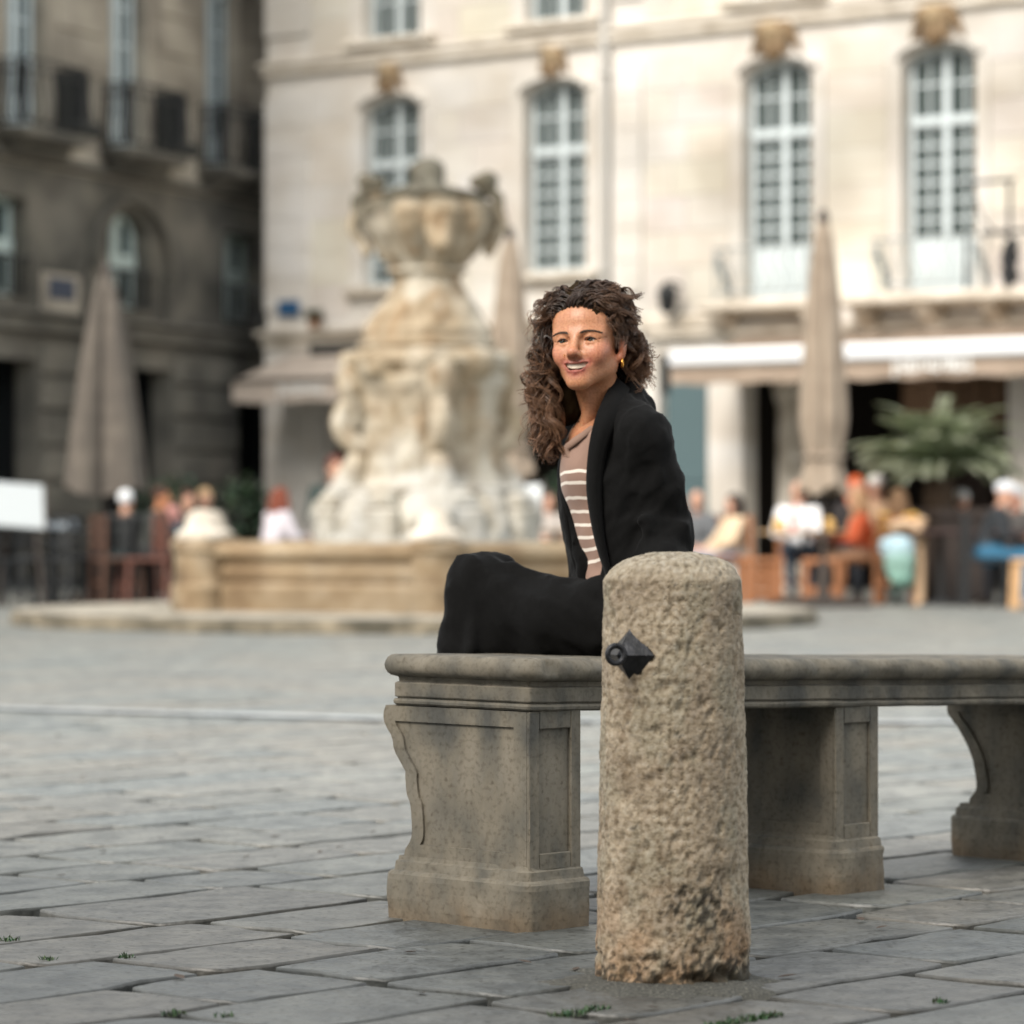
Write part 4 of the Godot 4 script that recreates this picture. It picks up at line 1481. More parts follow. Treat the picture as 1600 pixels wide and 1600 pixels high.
# ------------------------------------------------------------------ houses
func wall_face(mb: MB, u0: float, u1: float, y0: float, y1: float, holes: Array, reveal: float) -> void:
	# holes: [left, right, bottom, crown, rise of the arch]
	var cuts := [u0, u1]
	for h in holes:
		cuts.append(h[0]); cuts.append(h[1])
	cuts.sort()
	for k in cuts.size() - 1:
		var a: float = cuts[k]
		var b: float = cuts[k + 1]
		if b - a < 0.001:
			continue
		var mid := (a + b) * 0.5
		var gaps := []
		for h in holes:
			if h[0] < mid and h[1] > mid:
				gaps.append([h[2], h[3]])
		gaps.sort_custom(func(p, q): return p[0] < q[0])
		var y := y0
		for g in gaps:
			if g[0] > y + 0.001:
				mb.quad(Vector3(a, y, 0), Vector3(b, y, 0), Vector3(b, g[0], 0), Vector3(a, g[0], 0))
			y = g[1]
		if y < y1:
			mb.quad(Vector3(a, y, 0), Vector3(b, y, 0), Vector3(b, y1, 0), Vector3(a, y1, 0))
	for h in holes:
		var a: float = h[0]
		var b: float = h[1]
		var spring: float = h[3] - h[4]
		mb.quad(Vector3(a, h[2], 0), Vector3(a, spring, 0), Vector3(a, spring, -reveal), Vector3(a, h[2], -reveal))
		mb.quad(Vector3(b, h[2], -reveal), Vector3(b, spring, -reveal), Vector3(b, spring, 0), Vector3(b, h[2], 0))
		mb.quad(Vector3(a, h[2], 0), Vector3(a, h[2], -reveal), Vector3(b, h[2], -reveal), Vector3(b, h[2], 0))
		var n := 10 if h[4] > 0.0 else 1
		for s in n:
			var p := arch_point(h, float(s) / n)
			var q := arch_point(h, float(s + 1) / n)
			if h[4] > 0.0:
				mb.quad(Vector3(p.x, p.y, 0), Vector3(q.x, q.y, 0), Vector3(q.x, h[3] + 0.001, 0), Vector3(p.x, h[3] + 0.001, 0))
			mb.quad(Vector3(p.x, p.y, -reveal), Vector3(q.x, q.y, -reveal), Vector3(q.x, q.y, 0), Vector3(p.x, p.y, 0))

func arch_point(h: Array, u: float) -> Vector2:
	var x := u * 2.0 - 1.0
	var rise: float = h[4]
	var y: float = h[3] - rise + rise * (sqrt(maxf(0.0, 1.0 - x * x * 0.96)) - 0.2) / 0.8 if rise > 0.0 else h[3]
	return Vector2(lerpf(h[0], h[1], u), y)

func window_part(t: Node3D, h: Array, deep: float, transom: float, panel: float, cols: int, rows: int, top_rows: int, white: Material, glass: Material, fat := 0.055) -> void:
	var a: float = h[0] + 0.01
	var b: float = h[1] - 0.01
	var y0: float = h[2] + 0.01
	var y1: float = h[3]
	var w := Node3D.new()
	w.name = "window"
	t.add_child(w, true)
	var fr := MB.new()
	var z := -deep
	var ymin: float = y1 - h[4]
	fr.box(Vector3(a + fat / 2, (y0 + y1) / 2 - 0.04, z), Vector3(fat, y1 - y0 - 0.08, 0.07), 0.006)
	fr.box(Vector3(b - fat / 2, (y0 + y1) / 2 - 0.04, z), Vector3(fat, y1 - y0 - 0.08, 0.07), 0.006)
	fr.box(Vector3((a + b) / 2, y0 + fat / 2, z + 0.002), Vector3(b - a, fat, 0.07), 0.006)
	var m := (a + b) / 2
	fr.box(Vector3(m, (y0 + y1) / 2, z + 0.012), Vector3(fat * 1.9, y1 - y0, 0.07), 0.008)
	fr.box(Vector3(m, transom, z + 0.018), Vector3(b - a, fat * 2.1, 0.08), 0.008)
	for k in 10:
		var p := arch_point(h, k / 10.0)
		var q := arch_point(h, (k + 1) / 10.0)
		fr.bar(Vector3(p.x, p.y - 0.03, z - 0.003), Vector3(q.x, q.y - 0.03, z - 0.003), 0.07, 0.07, Vector3(0, 0, 1))
	var half := (b - a - fat * 3.9) / 2
	for s in 2:
		var x0 := a + fat if s == 0 else m + fat * 0.95
		var low := panel if panel > y0 else y0 + fat
		for zone in [[low, transom - fat * 1.05, rows], [transom + fat * 1.05, y1 - 0.04, top_rows]]:
			var za: float = zone[0]
			var zb: float = zone[1]
			for c in range(1, cols):
				fr.box(Vector3(x0 + half * c / cols, (za + zb) / 2, z - 0.001), Vector3(0.028, zb - za, 0.03))
			for r in range(1, zone[2]):
				fr.box(Vector3(x0 + half / 2, lerpf(za, zb, float(r) / zone[2]), z + 0.001), Vector3(half, 0.028, 0.032))
			var g := MB.new()
			g.box(Vector3(x0 + half / 2, (za + zb) / 2, z - 0.012), Vector3(half, zb - za, 0.006))
			obj("pane", g, glass, w)
		if panel > y0:
			fr.box(Vector3(x0 + half / 2, (y0 + panel) / 2, z - 0.002), Vector3(half, panel - y0, 0.04), 0.004)
			fr.box(Vector3(x0 + half / 2, (y0 + panel) / 2 + 0.02, z + 0.022), Vector3(half - 0.14, panel - y0 - 0.22, 0.018), 0.008)
	obj("frame", fr, white, w)

func build_right_house() -> void:
	var t := thing("stone_house", "pale limestone townhouse with arched tall white windows above a cafe front", "house", Vector3(-1.544, 0, -46))
	var X := Vector3(0.789, 0, 0.613).normalized()
	t.basis = Basis(X, Vector3.UP, X.cross(Vector3.UP))
	var holes := []
	var tall := []
	for k in 5:
		var u: float = [0.0, 2.64, 5.936, 8.15, 10.9][k]
		var h := [u - 0.49, u + 0.49, [3.84, 3.91, 3.47, 3.47, 3.47][k], 6.27, 0.17]
		tall.append(h)
		holes.append(h)
		holes.append([u - 0.47, u + 0.47, 7.03, 9.5, 0.12])
	var shops := [[-1.2, 0.75, 0.0, 2.85, 0.0], [1.3, 3.3, 0.0, 2.85, 0.0], [4.2, 4.93, 0.0, 2.85, 0.0], [5.43, 9.05, 0.0, 2.85, 0.0], [9.6, 12.4, 0.0, 2.85, 0.0]]
	holes.append_array(shops)
	var mb := MB.new()
	wall_face(mb, -2.15, 13.5, 0, 11.2, holes, 0.30)
	# sides, back and top close the block
	mb.quad(Vector3(-2.15, 0, -9), Vector3(-2.15, 0, 0), Vector3(-2.15, 11.2, 0), Vector3(-2.15, 11.2, -9))
	mb.quad(Vector3(13.5, 0, 0), Vector3(13.5, 0, -9), Vector3(13.5, 11.2, -9), Vector3(13.5, 11.2, 0))
	mb.quad(Vector3(13.5, 0, -9), Vector3(-2.15, 0, -9), Vector3(-2.15, 11.2, -9), Vector3(13.5, 11.2, -9))
	obj("wall", mb, m_stone, t)
	var rf := MB.new()
	rf.box(Vector3(5.7, 11.3, -4.3), Vector3(16.3, 0.2, 10.0))
	rf.prism(PackedVector2Array([Vector2(0.2, 11.4), Vector2(-9.2, 11.4), Vector2(-7.0, 14.0), Vector2(-2.0, 14.0)]), -2.15, 13.5, Transform3D(Vector3(0, 0, 1), Vector3.UP, Vector3(1, 0, 0), Vector3.ZERO))
	obj("roof", rf, plain("slate", s255(86, 90, 96), 0.7), t)
	var white := plain("window_paint", s255(196, 206, 208), 0.55)
	var glass := plain("window_glass", s255(58, 68, 66), 0.12)
	for k in 5:
		window_part(t, tall[k], 0.2, 5.43, 4.08 if k >= 2 else 0.0, 2, 6, 2, white, glass)
		var u: float = (tall[k][0] + tall[k][1]) / 2
		window_part(t, [u - 0.47, u + 0.47, 7.03, 9.5, 0.12], 0.2, 8.9, 0.0, 2, 4, 1, white, glass)
		# sills and moulded surrounds
		var sl := MB.new()
		sl.box(Vector3(u, 6.985, 0.05), Vector3(1.5, 0.09, 0.22), 0.015)
		obj("sill", sl, m_stone_trim, t)
		if k < 2:
			sl = MB.new()
			sl.box(Vector3(u, tall[k][2] - 0.05, 0.05), Vector3(1.4, 0.10, 0.24), 0.015)
			obj("sill", sl, m_stone_trim, t)
		var su := MB.new()
		for s in [-1.0, 1.0]:
			su.box(Vector3(u + s * 0.58, (tall[k][2] + 6.1) / 2, 0.012), Vector3(0.17, 6.1 - tall[k][2], 0.05), 0.01)
		for s in 10:
			var p := arch_point(tall[k], s / 10.0)
			var q := arch_point(tall[k], (s + 1) / 10.0)
			su.bar(Vector3(u + (p.x - u) * 1.14, p.y + 0.075, 0.014), Vector3(u + (q.x - u) * 1.14, q.y + 0.075, 0.014), 0.06, 0.15, Vector3(0, 0, 1))
		obj("surround", su, m_stone, t)
		# carved keystones
		var ks := MB.new()
		var big := 1.0 if k >= 2 else 0.62
		var f := Field.new()
		var brown := lin(150, 132, 108) if k >= 2 else lin(172, 156, 132)
		f.ell(Vector3(u, 6.52, 0.08), Vector3(0.17, 0.24, 0.10) * big, 0.06, brown)
		f.ell(Vector3(u, 6.62, 0.14), Vector3(0.09, 0.11, 0.09) * big, 0.05, lin(178, 160, 130))
		for s in [-1.0, 1.0]:
			f.ell(Vector3(u + 0.16 * s * big, 6.66, 0.08), Vector3(0.09, 0.08, 0.09) * big, 0.04, lin(150, 130, 104))
			f.cap(Vector3(u + 0.20 * s * big, 6.62, 0.06), Vector3(u + 0.34 * s * big, 6.36, 0.04), 0.07 * big, 0.03, 0.05, lin(138, 116, 90))
			f.cap(Vector3(u + 0.05 * s * big, 6.42, 0.10), Vector3(u + 0.22 * s * big, 6.33, 0.06), 0.06 * big, 0.035, 0.05, lin(118, 94, 68))
		f.ell(Vector3(u, 6.34, 0.10), Vector3(0.07, 0.10, 0.07) * big, 0.05, lin(116, 94, 68))
		f.build(ks, 0.03, Vector3(u - 0.5, 6.1, -0.12), Vector3(u + 0.5, 6.95, 0.34), 0.05)
		obj("keystone", ks, m_fountain, t)
	var tr := MB.new()
	tr.box(Vector3(5.7, 6.74, 0.035), Vector3(15.75, 0.14, 0.11), 0.02)
	tr.box(Vector3(5.7, 6.83, 0.055), Vector3(15.8, 0.06, 0.17), 0.015)
	tr.box(Vector3(5.7, 10.95, 0.2), Vector3(16.0, 0.25, 0.5), 0.04)
	obj("string_course", tr, m_stone_trim, t)
	var ld := MB.new()
	ld.box(Vector3(0.8, 3.18, 0.05), Vector3(5.9, 0.16, 0.14), 0.02)
	ld.box(Vector3(0.8, 3.29, 0.09), Vector3(6.0, 0.07, 0.24), 0.015)
	ld.box(Vector3(4.55, 3.22, 0.06), Vector3(1.1, 0.18, 0.16), 0.02)
	ld.box(Vector3(5.95, 3.36, 0.22), Vector3(1.75, 0.12, 0.48), 0.03)
	ld.box(Vector3(9.6, 3.36, 0.26), Vector3(5.2, 0.13, 0.56), 0.03)
	ld.box(Vector3(8.6, 3.08, 0.05), Vector3(9.0, 0.10, 0.13), 0.015)
	for u in [5.3, 6.6, 7.3, 8.15, 9.0, 10.4]:
		ld.prism(PackedVector2Array([Vector2(0.01, 3.295), Vector2(0.01, 2.98), Vector2(0.10, 2.99), Vector2(0.17, 3.10), Vector2(0.36, 3.18), Vector2(0.42, 3.295)]), u - 0.09, u + 0.09, Transform3D(Vector3(0, 0, 1), Vector3.UP, Vector3(1, 0, 0), Vector3.ZERO))
	obj("balcony_ledge", ld, m_stone_trim, t)
	# pilasters and the corner strip, laid in courses
	for q in [[-2.15, -1.38, 0.05], [3.55, 3.98, 0.06]]:
		var y := 0.0
		while y < 10.8:
			if absf(y - 6.6) > 0.25 and absf(y - 3.2) > 0.25:
				var pb := MB.new()
				pb.box(Vector3((q[0] + q[1]) / 2, y + 0.20, q[2] / 2), Vector3(q[1] - q[0], 0.394, q[2]), 0.006)
				obj("pilaster_stone", pb, m_stone, t)
			y += 0.40
	var cr := 0
	for band in [[3.46, 6.62], [6.92, 10.7]]:
		var y: float = band[0]
		while y < band[1] - 0.2:
			var hgt := minf(0.43, band[1] - y)
			for col in [[-1.36, -0.70], [0.70, 1.94], [3.34, 3.42], [4.02, 5.24], [6.62, 7.46], [8.84, 10.2], [11.6, 13.4]]:
				var x: float = col[0] + 0.004
				var wide: float = col[1] - col[0]
				var parts := 1 if wide < 0.9 else 2
				var split := 0.5 if cr % 2 == 0 else (0.33 if wide > 1.0 else 0.5)
				var edges := [0.0, 1.0] if parts == 1 else [0.0, split, 1.0]
				for q in edges.size() - 1:
					var pb := MB.new()
					var sh := rr(0.93, 1.04)
					pb.col = Color(sh, sh * rr(0.965, 1.0), sh * rr(0.90, 1.0))
					var xa := lerpf(col[0], col[1], edges[q]) + 0.003
					var xb := lerpf(col[0], col[1], edges[q + 1]) - 0.003
					pb.box(Vector3((xa + xb) / 2, y + hgt / 2, 0.004), Vector3(xb - xa, hgt - 0.007, 0.02), 0.005)
					obj("ashlar_block", pb, m_stone, t)
			y += hgt
			cr += 1
	var dp := MB.new()
	dp.tube([Vector3(3.46, 11.0, 0.10), Vector3(3.46, 0.1, 0.10)], 0.055, 10)
	for y in [1.5, 3.9, 6.3, 8.5]:
		dp.box(Vector3(3.46, y, 0.08), Vector3(0.15, 0.05, 0.17), 0.01)
	obj("drainpipe", dp, plain("pipe_paint", s255(188, 186, 180), 0.6), t)
	# iron guards before the two tall doors
	for k in [2, 3]:
		var u: float = (tall[k][0] + tall[k][1]) / 2
		var gd := MB.new()
		var w := 0.66
		var zf := 0.36
		for q in [[Vector3(u - w, 4.05, 0.02), Vector3(u - w, 4.05, zf)], [Vector3(u - w, 4.05, zf), Vector3(u + w, 4.05, zf)], [Vector3(u + w, 4.05, zf), Vector3(u + w, 4.05, 0.02)], [Vector3(u - w, 3.52, zf), Vector3(u + w, 3.52, zf)], [Vector3(u - w, 3.44, zf), Vector3(u - w, 4.09, zf)], [Vector3(u + w, 3.44, zf), Vector3(u + w, 4.09, zf)]]:
			gd.tube(q, 0.014, 6)
		for s in 9:
			var x: float = u - w + 2.0 * w * (s + 0.5) / 9.0
			var ps := []
			for a in 16:
				ps.append(Vector3(x + 0.05 * sin(a * TAU / 15.0), 3.54 + 0.5 * a / 15.0, zf + 0.03 * sin(PI * a / 15.0)))
			gd.tube(ps, 0.008, 5)
		for s in [-1.0, 1.0]:
			for q in 4:
				gd.ball(Vector3(u + s * w, 3.55 + 0.12 * q, 0.06 + 0.07 * q), Vector3(0.05, 0.07, 0.05), 8, 6)
		obj("railing", gd, plain("pale_iron", s255(150, 156, 156), 0.6), t)
	# ironwork at the end of the right balcony
	var sc := MB.new()
	for q in [[Vector3(8.72, 4.62, 0.5), Vector3(9.42, 4.62, 0.5)], [Vector3(9.36, 3.44, 0.5), Vector3(9.36, 4.62, 0.5)], [Vector3(8.8, 3.44, 0.5), Vector3(8.8, 4.05, 0.5)], [Vector3(9.0, 4.05, 0.5), Vector3(11.5, 4.05, 0.5)], [Vector3(10.6, 3.44, 0.5), Vector3(10.6, 4.05, 0.5)]]:
		sc.tube(q, 0.022, 6)
	var arc := []
	for a in 12:
		arc.append(Vector3(9.36 - 0.45 * sin(a * PI / 22.0), 4.0 + 0.6 * (1.0 - cos(a * PI / 22.0)) , 0.5))
	sc.tube(arc, 0.012, 6)
	for q in 10:
		sc.ball(Vector3(9.36 + 0.05 * sin(q * 2.4), 3.5 + 0.09 * q * 0.5, 0.5 + 0.05 * cos(q * 2.4)), Vector3(0.07, 0.08, 0.07), 8, 6)
	obj("balcony_rail", sc, m_iron, t)
	# cafe interior behind the openings
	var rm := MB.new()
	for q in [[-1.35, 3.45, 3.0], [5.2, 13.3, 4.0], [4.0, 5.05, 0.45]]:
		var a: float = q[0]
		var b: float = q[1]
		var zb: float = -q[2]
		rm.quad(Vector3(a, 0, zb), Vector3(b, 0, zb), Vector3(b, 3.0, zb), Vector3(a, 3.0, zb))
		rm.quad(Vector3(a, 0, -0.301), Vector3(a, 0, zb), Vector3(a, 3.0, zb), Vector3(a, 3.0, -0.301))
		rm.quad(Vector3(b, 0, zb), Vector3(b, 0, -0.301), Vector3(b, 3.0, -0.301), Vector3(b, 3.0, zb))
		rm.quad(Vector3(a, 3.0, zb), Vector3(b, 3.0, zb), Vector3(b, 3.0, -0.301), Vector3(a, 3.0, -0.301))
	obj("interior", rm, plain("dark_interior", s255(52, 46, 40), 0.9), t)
	var dr := MB.new()
	dr.box(Vector3(4.565, 1.42, -0.2), Vector3(0.73, 2.83, 0.06))
	dr.box(Vector3(4.565, 1.9, -0.165), Vector3(0.5, 1.2, 0.03), 0.01)
	dr.box(Vector3(4.565, 0.65, -0.165), Vector3(0.5, 0.8, 0.03), 0.01)
	obj("door", dr, plain("teal_paint", s255(84, 104, 108), 0.5), t)
	var cm := MB.new()
	cm.lathe(Vector3(5.78, 0, -0.55), [Vector2(0.24, 0), Vector2(0.24, 0.15), Vector2(0.19, 0.2), Vector2(0.175, 2.2), Vector2(0.2, 2.25), Vector2(0.24, 2.4), Vector2(0.26, 2.99)], 20)
	obj("column", cm, m_stone_trim, t)
	var lb := MB.new()
	lb.box(Vector3(8.2, 2.25, -0.55), Vector3(1.7, 0.75, 0.12), 0.02)
	for s in 6:
		lb.box(Vector3(7.5 + 0.28 * s, 2.25, -0.47), Vector3(0.26, 0.72, 0.03), 0.006)
	obj("wood_panelling", lb, plain("brown_wood", s255(96, 72, 50), 0.6), t)
	for u in [6.4, 7.3]:
		var sh := MB.new()
		sh.box(Vector3(u, 1.2, -3.6), Vector3(0.8, 2.2, 0.3), 0.02)
		obj("cupboard", sh, plain("dark_wood", s255(58, 44, 36), 0.6), t)
	# street name plate, lantern and pot on the ledge
	var sp := MB.new()
	sp.box(Vector3(-1.70, 3.62, 0.075), Vector3(0.36, 0.20, 0.02), 0.005)
	var plate := obj("street_name_plate", sp, plain("sign_blue", s255(48, 92, 132), 0.35), self)
	plate.transform = t.transform
	tag(plate, "blue enamel street name plate on the corner of the pale stone house", "street sign")
	var wl := MB.new()
	wl.tube([Vector3(0, 0.30, 0.0), Vector3(0, 0.34, 0.20), Vector3(0, 0.26, 0.30)], 0.02, 6)
	wl.lathe(Vector3(0, -0.05, 0.30), [Vector2(0.03, 0), Vector2(0.09, 0.04), Vector2(0.12, 0.24), Vector2(0.14, 0.26), Vector2(0.05, 0.36), Vector2(0.02, 0.40)], 8)
	var lan := obj("wall_lantern", wl, m_iron, self)
	lan.transform = t.transform * Transform3D(Basis.IDENTITY, Vector3(4.55, 3.36, 0.0))
	tag(lan, "black iron lantern on the stone ledge above the teal door", "lantern")
	var pot := thing("potted_plant", "small green plant in a pot on the ledge above the left awning", "plant", t.transform * Vector3(-1.22, 3.325, 0.12))
	var pp := MB.new()
	pp.lathe(Vector3.ZERO, [Vector2(0.06, 0), Vector2(0.085, 0.13), Vector2(0.075, 0.13)], 12)
	obj("pot", pp, plain("clay_pot", s255(130, 92, 66), 0.8), pot)
	var lf := MB.new()
	for k in 60:
		lf.col = lin(rr(48, 80), rr(66, 92), rr(44, 60))
		var d := Vector3(rr(-1, 1), rr(0.2, 1.4), rr(-1, 1)).normalized()
		leaf(lf, Vector3(0, 0.13, 0) + d * 0.02, d, rr(0.10, 0.22), 0.05)
	obj("leaves", lf, plain("leaf_vc", Color.WHITE, 0.6, 0.0, true), pot)
	awning("left", t.transform, -1.66, 2.6, 1.2, 2.34, 2.62, 3.02)
	awning("mid", t.transform, 5.452, 7.62, 1.5, 2.40, 2.63, 3.0)
	awning("right", t.transform, 7.70, 12.2, 1.55, 2.40, 2.63, 3.02)

func leaf(mb: MB, p: Vector3, dir: Vector3, l: float, w: float) -> void:
	var s := dir.cross(Vector3.UP)
	s = (s if s.length() > 0.1 else Vector3.RIGHT).normalized() * w * 0.5
	var n := s.cross(dir).normalized()
	var k := mb.pt(p)
	mb.pt(p + dir * l * 0.5 + s + n * l * 0.04)
	mb.pt(p + dir * l - Vector3(0, l * 0.15, 0))
	mb.pt(p + dir * l * 0.5 - s + n * l * 0.04)
	mb.tri(k, k + 1, k + 2)
	mb.tri(k, k + 2, k + 3)

func awning(which: String, tf: Transform3D, u0: float, u1: float, out: float, y0: float, y1: float, yw: float) -> void:
	var lab := {"left": "lightened taupe shop awning low behind the fountain, on the house corner", "mid": "taupe cafe awning with a white front rail, between teal door and tall closed parasol", "right": "long taupe cafe awning with white front rail and pale lettering, above the palm"}
	var t := thing("awning", lab[which], "awning", Vector3.ZERO, 0.0, "awnings of the pale stone house")
	t.transform = tf
	var taupe := textured("awning_cloth", ntex("awn", FastNoiseLite.TYPE_PERLIN, 0.02, [0.3, 0.7], [s255(146, 130, 114), s255(164, 148, 132)], 3, 256, 100), 0.8, 0.9)
	if which == "left":  # paler copy of the awning cloth, its colour lightened against the shade
		taupe = textured("awning_cloth_lightened", ntex("awn2", FastNoiseLite.TYPE_PERLIN, 0.02, [0.3, 0.7], [s255(176, 164, 152), s255(194, 182, 170)], 3, 256, 102), 0.8, 0.9)
	var c := MB.new()
	c.quad(Vector3(u0, yw, 0.02), Vector3(u0, y1, out), Vector3(u1, y1, out), Vector3(u1, yw, 0.02))
	c.quad(Vector3(u0, yw - 0.02, 0.02), Vector3(u1, yw - 0.02, 0.02), Vector3(u1, y1 - 0.02, out), Vector3(u0, y1 - 0.02, out))
	obj("canopy", c, taupe, t)
	var v := MB.new()
	var n := int((u1 - u0) / 0.12)
	var rows := [[], []]
	for s in n + 1:
		var u := lerpf(u0, u1, float(s) / n)
		rows[0].append(Vector3(u, y0 + 0.012 * sin(s * 1.3), out + 0.01 + 0.012 * sin(s * 0.9)))
		rows[1].append(Vector3(u, y1 - 0.02, out + 0.012))
	v.grid(rows)
	obj("valance", v, taupe, t)
	var b := MB.new()
	if which == "left":
		b.box(Vector3((u0 + u1) / 2, y1 + 0.005, out + 0.02), Vector3(u1 - u0, 0.05, 0.06), 0.01)
		obj("front_rail", b, plain("dark_rail", s255(92, 86, 80), 0.6), t)
		var k := MB.new()
		k.box(Vector3((u0 + u1) / 2 + 0.2, yw + 0.04, 0.08), Vector3(u1 - u0 - 0.35, 0.16, 0.14), 0.02)
		obj("cassette", k, plain("cassette", s255(62, 62, 60), 0.6), t)
	else:
		b.box(Vector3((u0 + u1) / 2, y1 + 0.075, out + 0.03), Vector3(u1 - u0, 0.19, 0.10), 0.03)
		obj("front_rail", b, plain("white_rail", s255(226, 229, 231), 0.35), t)
	if which == "mid":
		var k := MB.new()
		k.bar(Vector3(u0 - 0.04, y1 + 0.08, out), Vector3(u0 - 0.04, y1 - 0.05, 0.4), 0.09, 0.09)
		k.bar(Vector3(u0 - 0.04, y1 - 0.05, 0.4), Vector3(u0 - 0.04, yw - 0.1, 0.03), 0.08, 0.08)
		k.bar(Vector3(u0 - 0.06, y1 + 0.06, out + 0.02), Vector3(u0 - 0.06, y0 - 0.1, out + 0.02), 0.07, 0.07)
		obj("folding_arm", k, m_iron, t)
	if which != "mid":
		# pale lettering, too far out of focus to read: strokes of uneven height
		var l := MB.new()
		var x: float = u0 + (0.83 if which == "right" else 0.82)
		var xe := x + (0.98 if which == "right" else 0.7)
		var first := true
		while x < xe:
			var hh := 0.20 if first else rr(0.10, 0.15)
			var w := rr(0.02, 0.05)
			l.box(Vector3(x, (y0 + y1) / 2 + (0.0 if first else 0.02), out + 0.032), Vector3(w, hh, 0.006))
			l.box(Vector3(x + 0.03, (y0 + y1) / 2 + rr(-0.04, 0.06), out + 0.032), Vector3(0.05, 0.03, 0.005))
			x += rr(0.06, 0.085)
			first = false
		obj("lettering", l, plain("print_white", s255(222, 222, 218), 0.8), t)

func build_left_house() -> void:
	var t := thing("sooty_house", "dark sooty stone house with iron balconies and arched ground floor in shade", "house", Vector3(-8.746, 0, -36.08))
	var X := Vector3(0.384, 0, -0.923).normalized()
	t.basis = Basis(X, Vector3.UP, X.cross(Vector3.UP))
	var holes := []
	var up := [2.4, 5.0, 7.56, 10.11, 12.71, 15.3, 17.9]
	for u in up:
		holes.append([u - 0.47, u + 0.47, 5.55, 8.6, 0.15])
		holes.append([u - 0.45, u + 0.45, 9.7, 11.6, 0.1])
	var ent := [[1.0, 0.0], [4.0, 0.0], [7.05, 0.0], [10.13, 0.5], [13.28, 0.0], [16.3, 0.0]]
	for e in ent:
		holes.append([e[0] - 0.52, e[0] + 0.52, 3.52, 4.70 + 0.1 * e[1], 0.0 if e[1] == 0.0 else 0.28])
	var shops := [[0.2, 1.8], [3.3, 4.9], [6.3, 7.85], [9.35, 11.3], [13.1, 14.6], [15.6, 17.2]]
	for s in shops:
		holes.append([s[0], s[1], 0.0, 2.77, 0.0])
	var mb := MB.new()
	wall_face(mb, -2, 20, 5.12, 13.0, holes.filter(func(h): return h[2] > 5.0), 0.32)
	var low := MB.new()
	wall_face(low, -2, 20, 0, 5.12, holes.filter(func(h): return h[2] < 5.0), 0.32)
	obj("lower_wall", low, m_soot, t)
	mb.quad(Vector3(-2, 0, -8), Vector3(-2, 0, 0), Vector3(-2, 13, 0), Vector3(-2, 13, -8))
	mb.quad(Vector3(20, 0, 0), Vector3(20, 0, -8), Vector3(20, 13, -8), Vector3(20, 13, 0))
	mb.quad(Vector3(20, 0, -8), Vector3(-2, 0, -8), Vector3(-2, 13, -8), Vector3(20, 13, -8))
	obj("wall", mb, m_dark_stone, t)
	var rf := MB.new()
	rf.box(Vector3(9, 13.1, -4), Vector3(22.4, 0.2, 9.0))
	obj("roof", rf, plain("slate", s255(86, 90, 96), 0.7), t)
	var paint := plain("grey_paint", s255(214, 226, 228), 0.6)
	var glass := plain("dark_glass", s255(40, 56, 58), 0.12)
	for u in up:
		window_part(t, [u - 0.47, u + 0.47, 5.55, 8.6, 0.15], 0.22, 7.9, 5.95, 2, 4, 1, paint, glass, 0.06)
		window_part(t, [u - 0.45, u + 0.45, 9.7, 11.6, 0.1], 0.22, 11.1, 0.0, 2, 2, 1, paint, glass, 0.06)
		var sl := MB.new()
		sl.box(Vector3(u, 5.43, 0.22), Vector3(1.5, 0.14, 0.5), 0.03)
		sl.box(Vector3(u, 5.30, 0.12), Vector3(1.3, 0.13, 0.28), 0.03)
		obj("balcony_slab", sl, m_soot, t)
		var rl := MB.new()
		var w := 0.70
		var zf := 0.42
		for y in [5.56, 6.30, 6.16]:
			rl.bar(Vector3(u - w, y, 0.0), Vector3(u - w, y, zf), 0.03, 0.03)
			rl.bar(Vector3(u + w, y, 0.0), Vector3(u + w, y, zf), 0.03, 0.03)
			rl.bar(Vector3(u - w, y, zf), Vector3(u + w, y, zf), 0.03, 0.03)
		for s in 8:
			var x: float = u - w + 2.0 * w * s / 7.0
			rl.tube([Vector3(x, 5.5, zf), Vector3(x, 5.68, zf + 0.09), Vector3(x, 5.9, zf + 0.06), Vector3(x, 6.3, zf)], 0.009, 5)
		for s in 6:
			for q in [-1.0, 1.0]:
				var z := zf * s / 6.0
				rl.tube([Vector3(u + q * w, 5.5, z), Vector3(u + q * (w + 0.09), 5.68, z), Vector3(u + q * (w + 0.05), 5.9, z), Vector3(u + q * w, 6.3, z)], 0.014, 5)
		for q in [-1.0, 1.0]:
			rl.box(Vector3(u + q * w, 5.9, zf - 0.05), Vector3(0.10, 0.74, 0.10), 0.02)
		obj("balcony_railing", rl, m_iron, t)
		var lx := MB.new()     # grey light box standing on the balcony end: planter
		lx.box(Vector3(u + 0.86, 5.92, 0.16), Vector3(0.42, 0.80, 0.30), 0.05)
		lx.box(Vector3(u + 0.80, 5.60, 0.30), Vector3(0.60, 0.16, 0.30), 0.03)
		obj("iron_cabinet", lx, plain("planter_dark", s255(44, 46, 44), 0.8), t)
	for e in ent:
		window_part(t, [e[0] - 0.52, e[0] + 0.52, 3.52, 4.70 + 0.1 * e[1], 0.0 if e[1] == 0.0 else 0.28], 0.24, 4.12, 0.0, 1, 1, 1, plain("pale_shutter_paint", s255(190, 206, 202), 0.6), glass, 0.10)
		var rl := MB.new()
		for s in 9:
			var x: float = e[0] - 0.5 + s / 8.0
			rl.bar(Vector3(x, 3.54, 0.06), Vector3(x, 3.98, 0.06), 0.02, 0.02)
		rl.bar(Vector3(e[0] - 0.55, 3.99, 0.06), Vector3(e[0] + 0.55, 3.99, 0.06), 0.04, 0.04)
		rl.bar(Vector3(e[0] - 0.55, 3.56, 0.06), Vector3(e[0] + 0.55, 3.56, 0.06), 0.03, 0.03)
		obj("guard_rail", rl, m_iron, t)
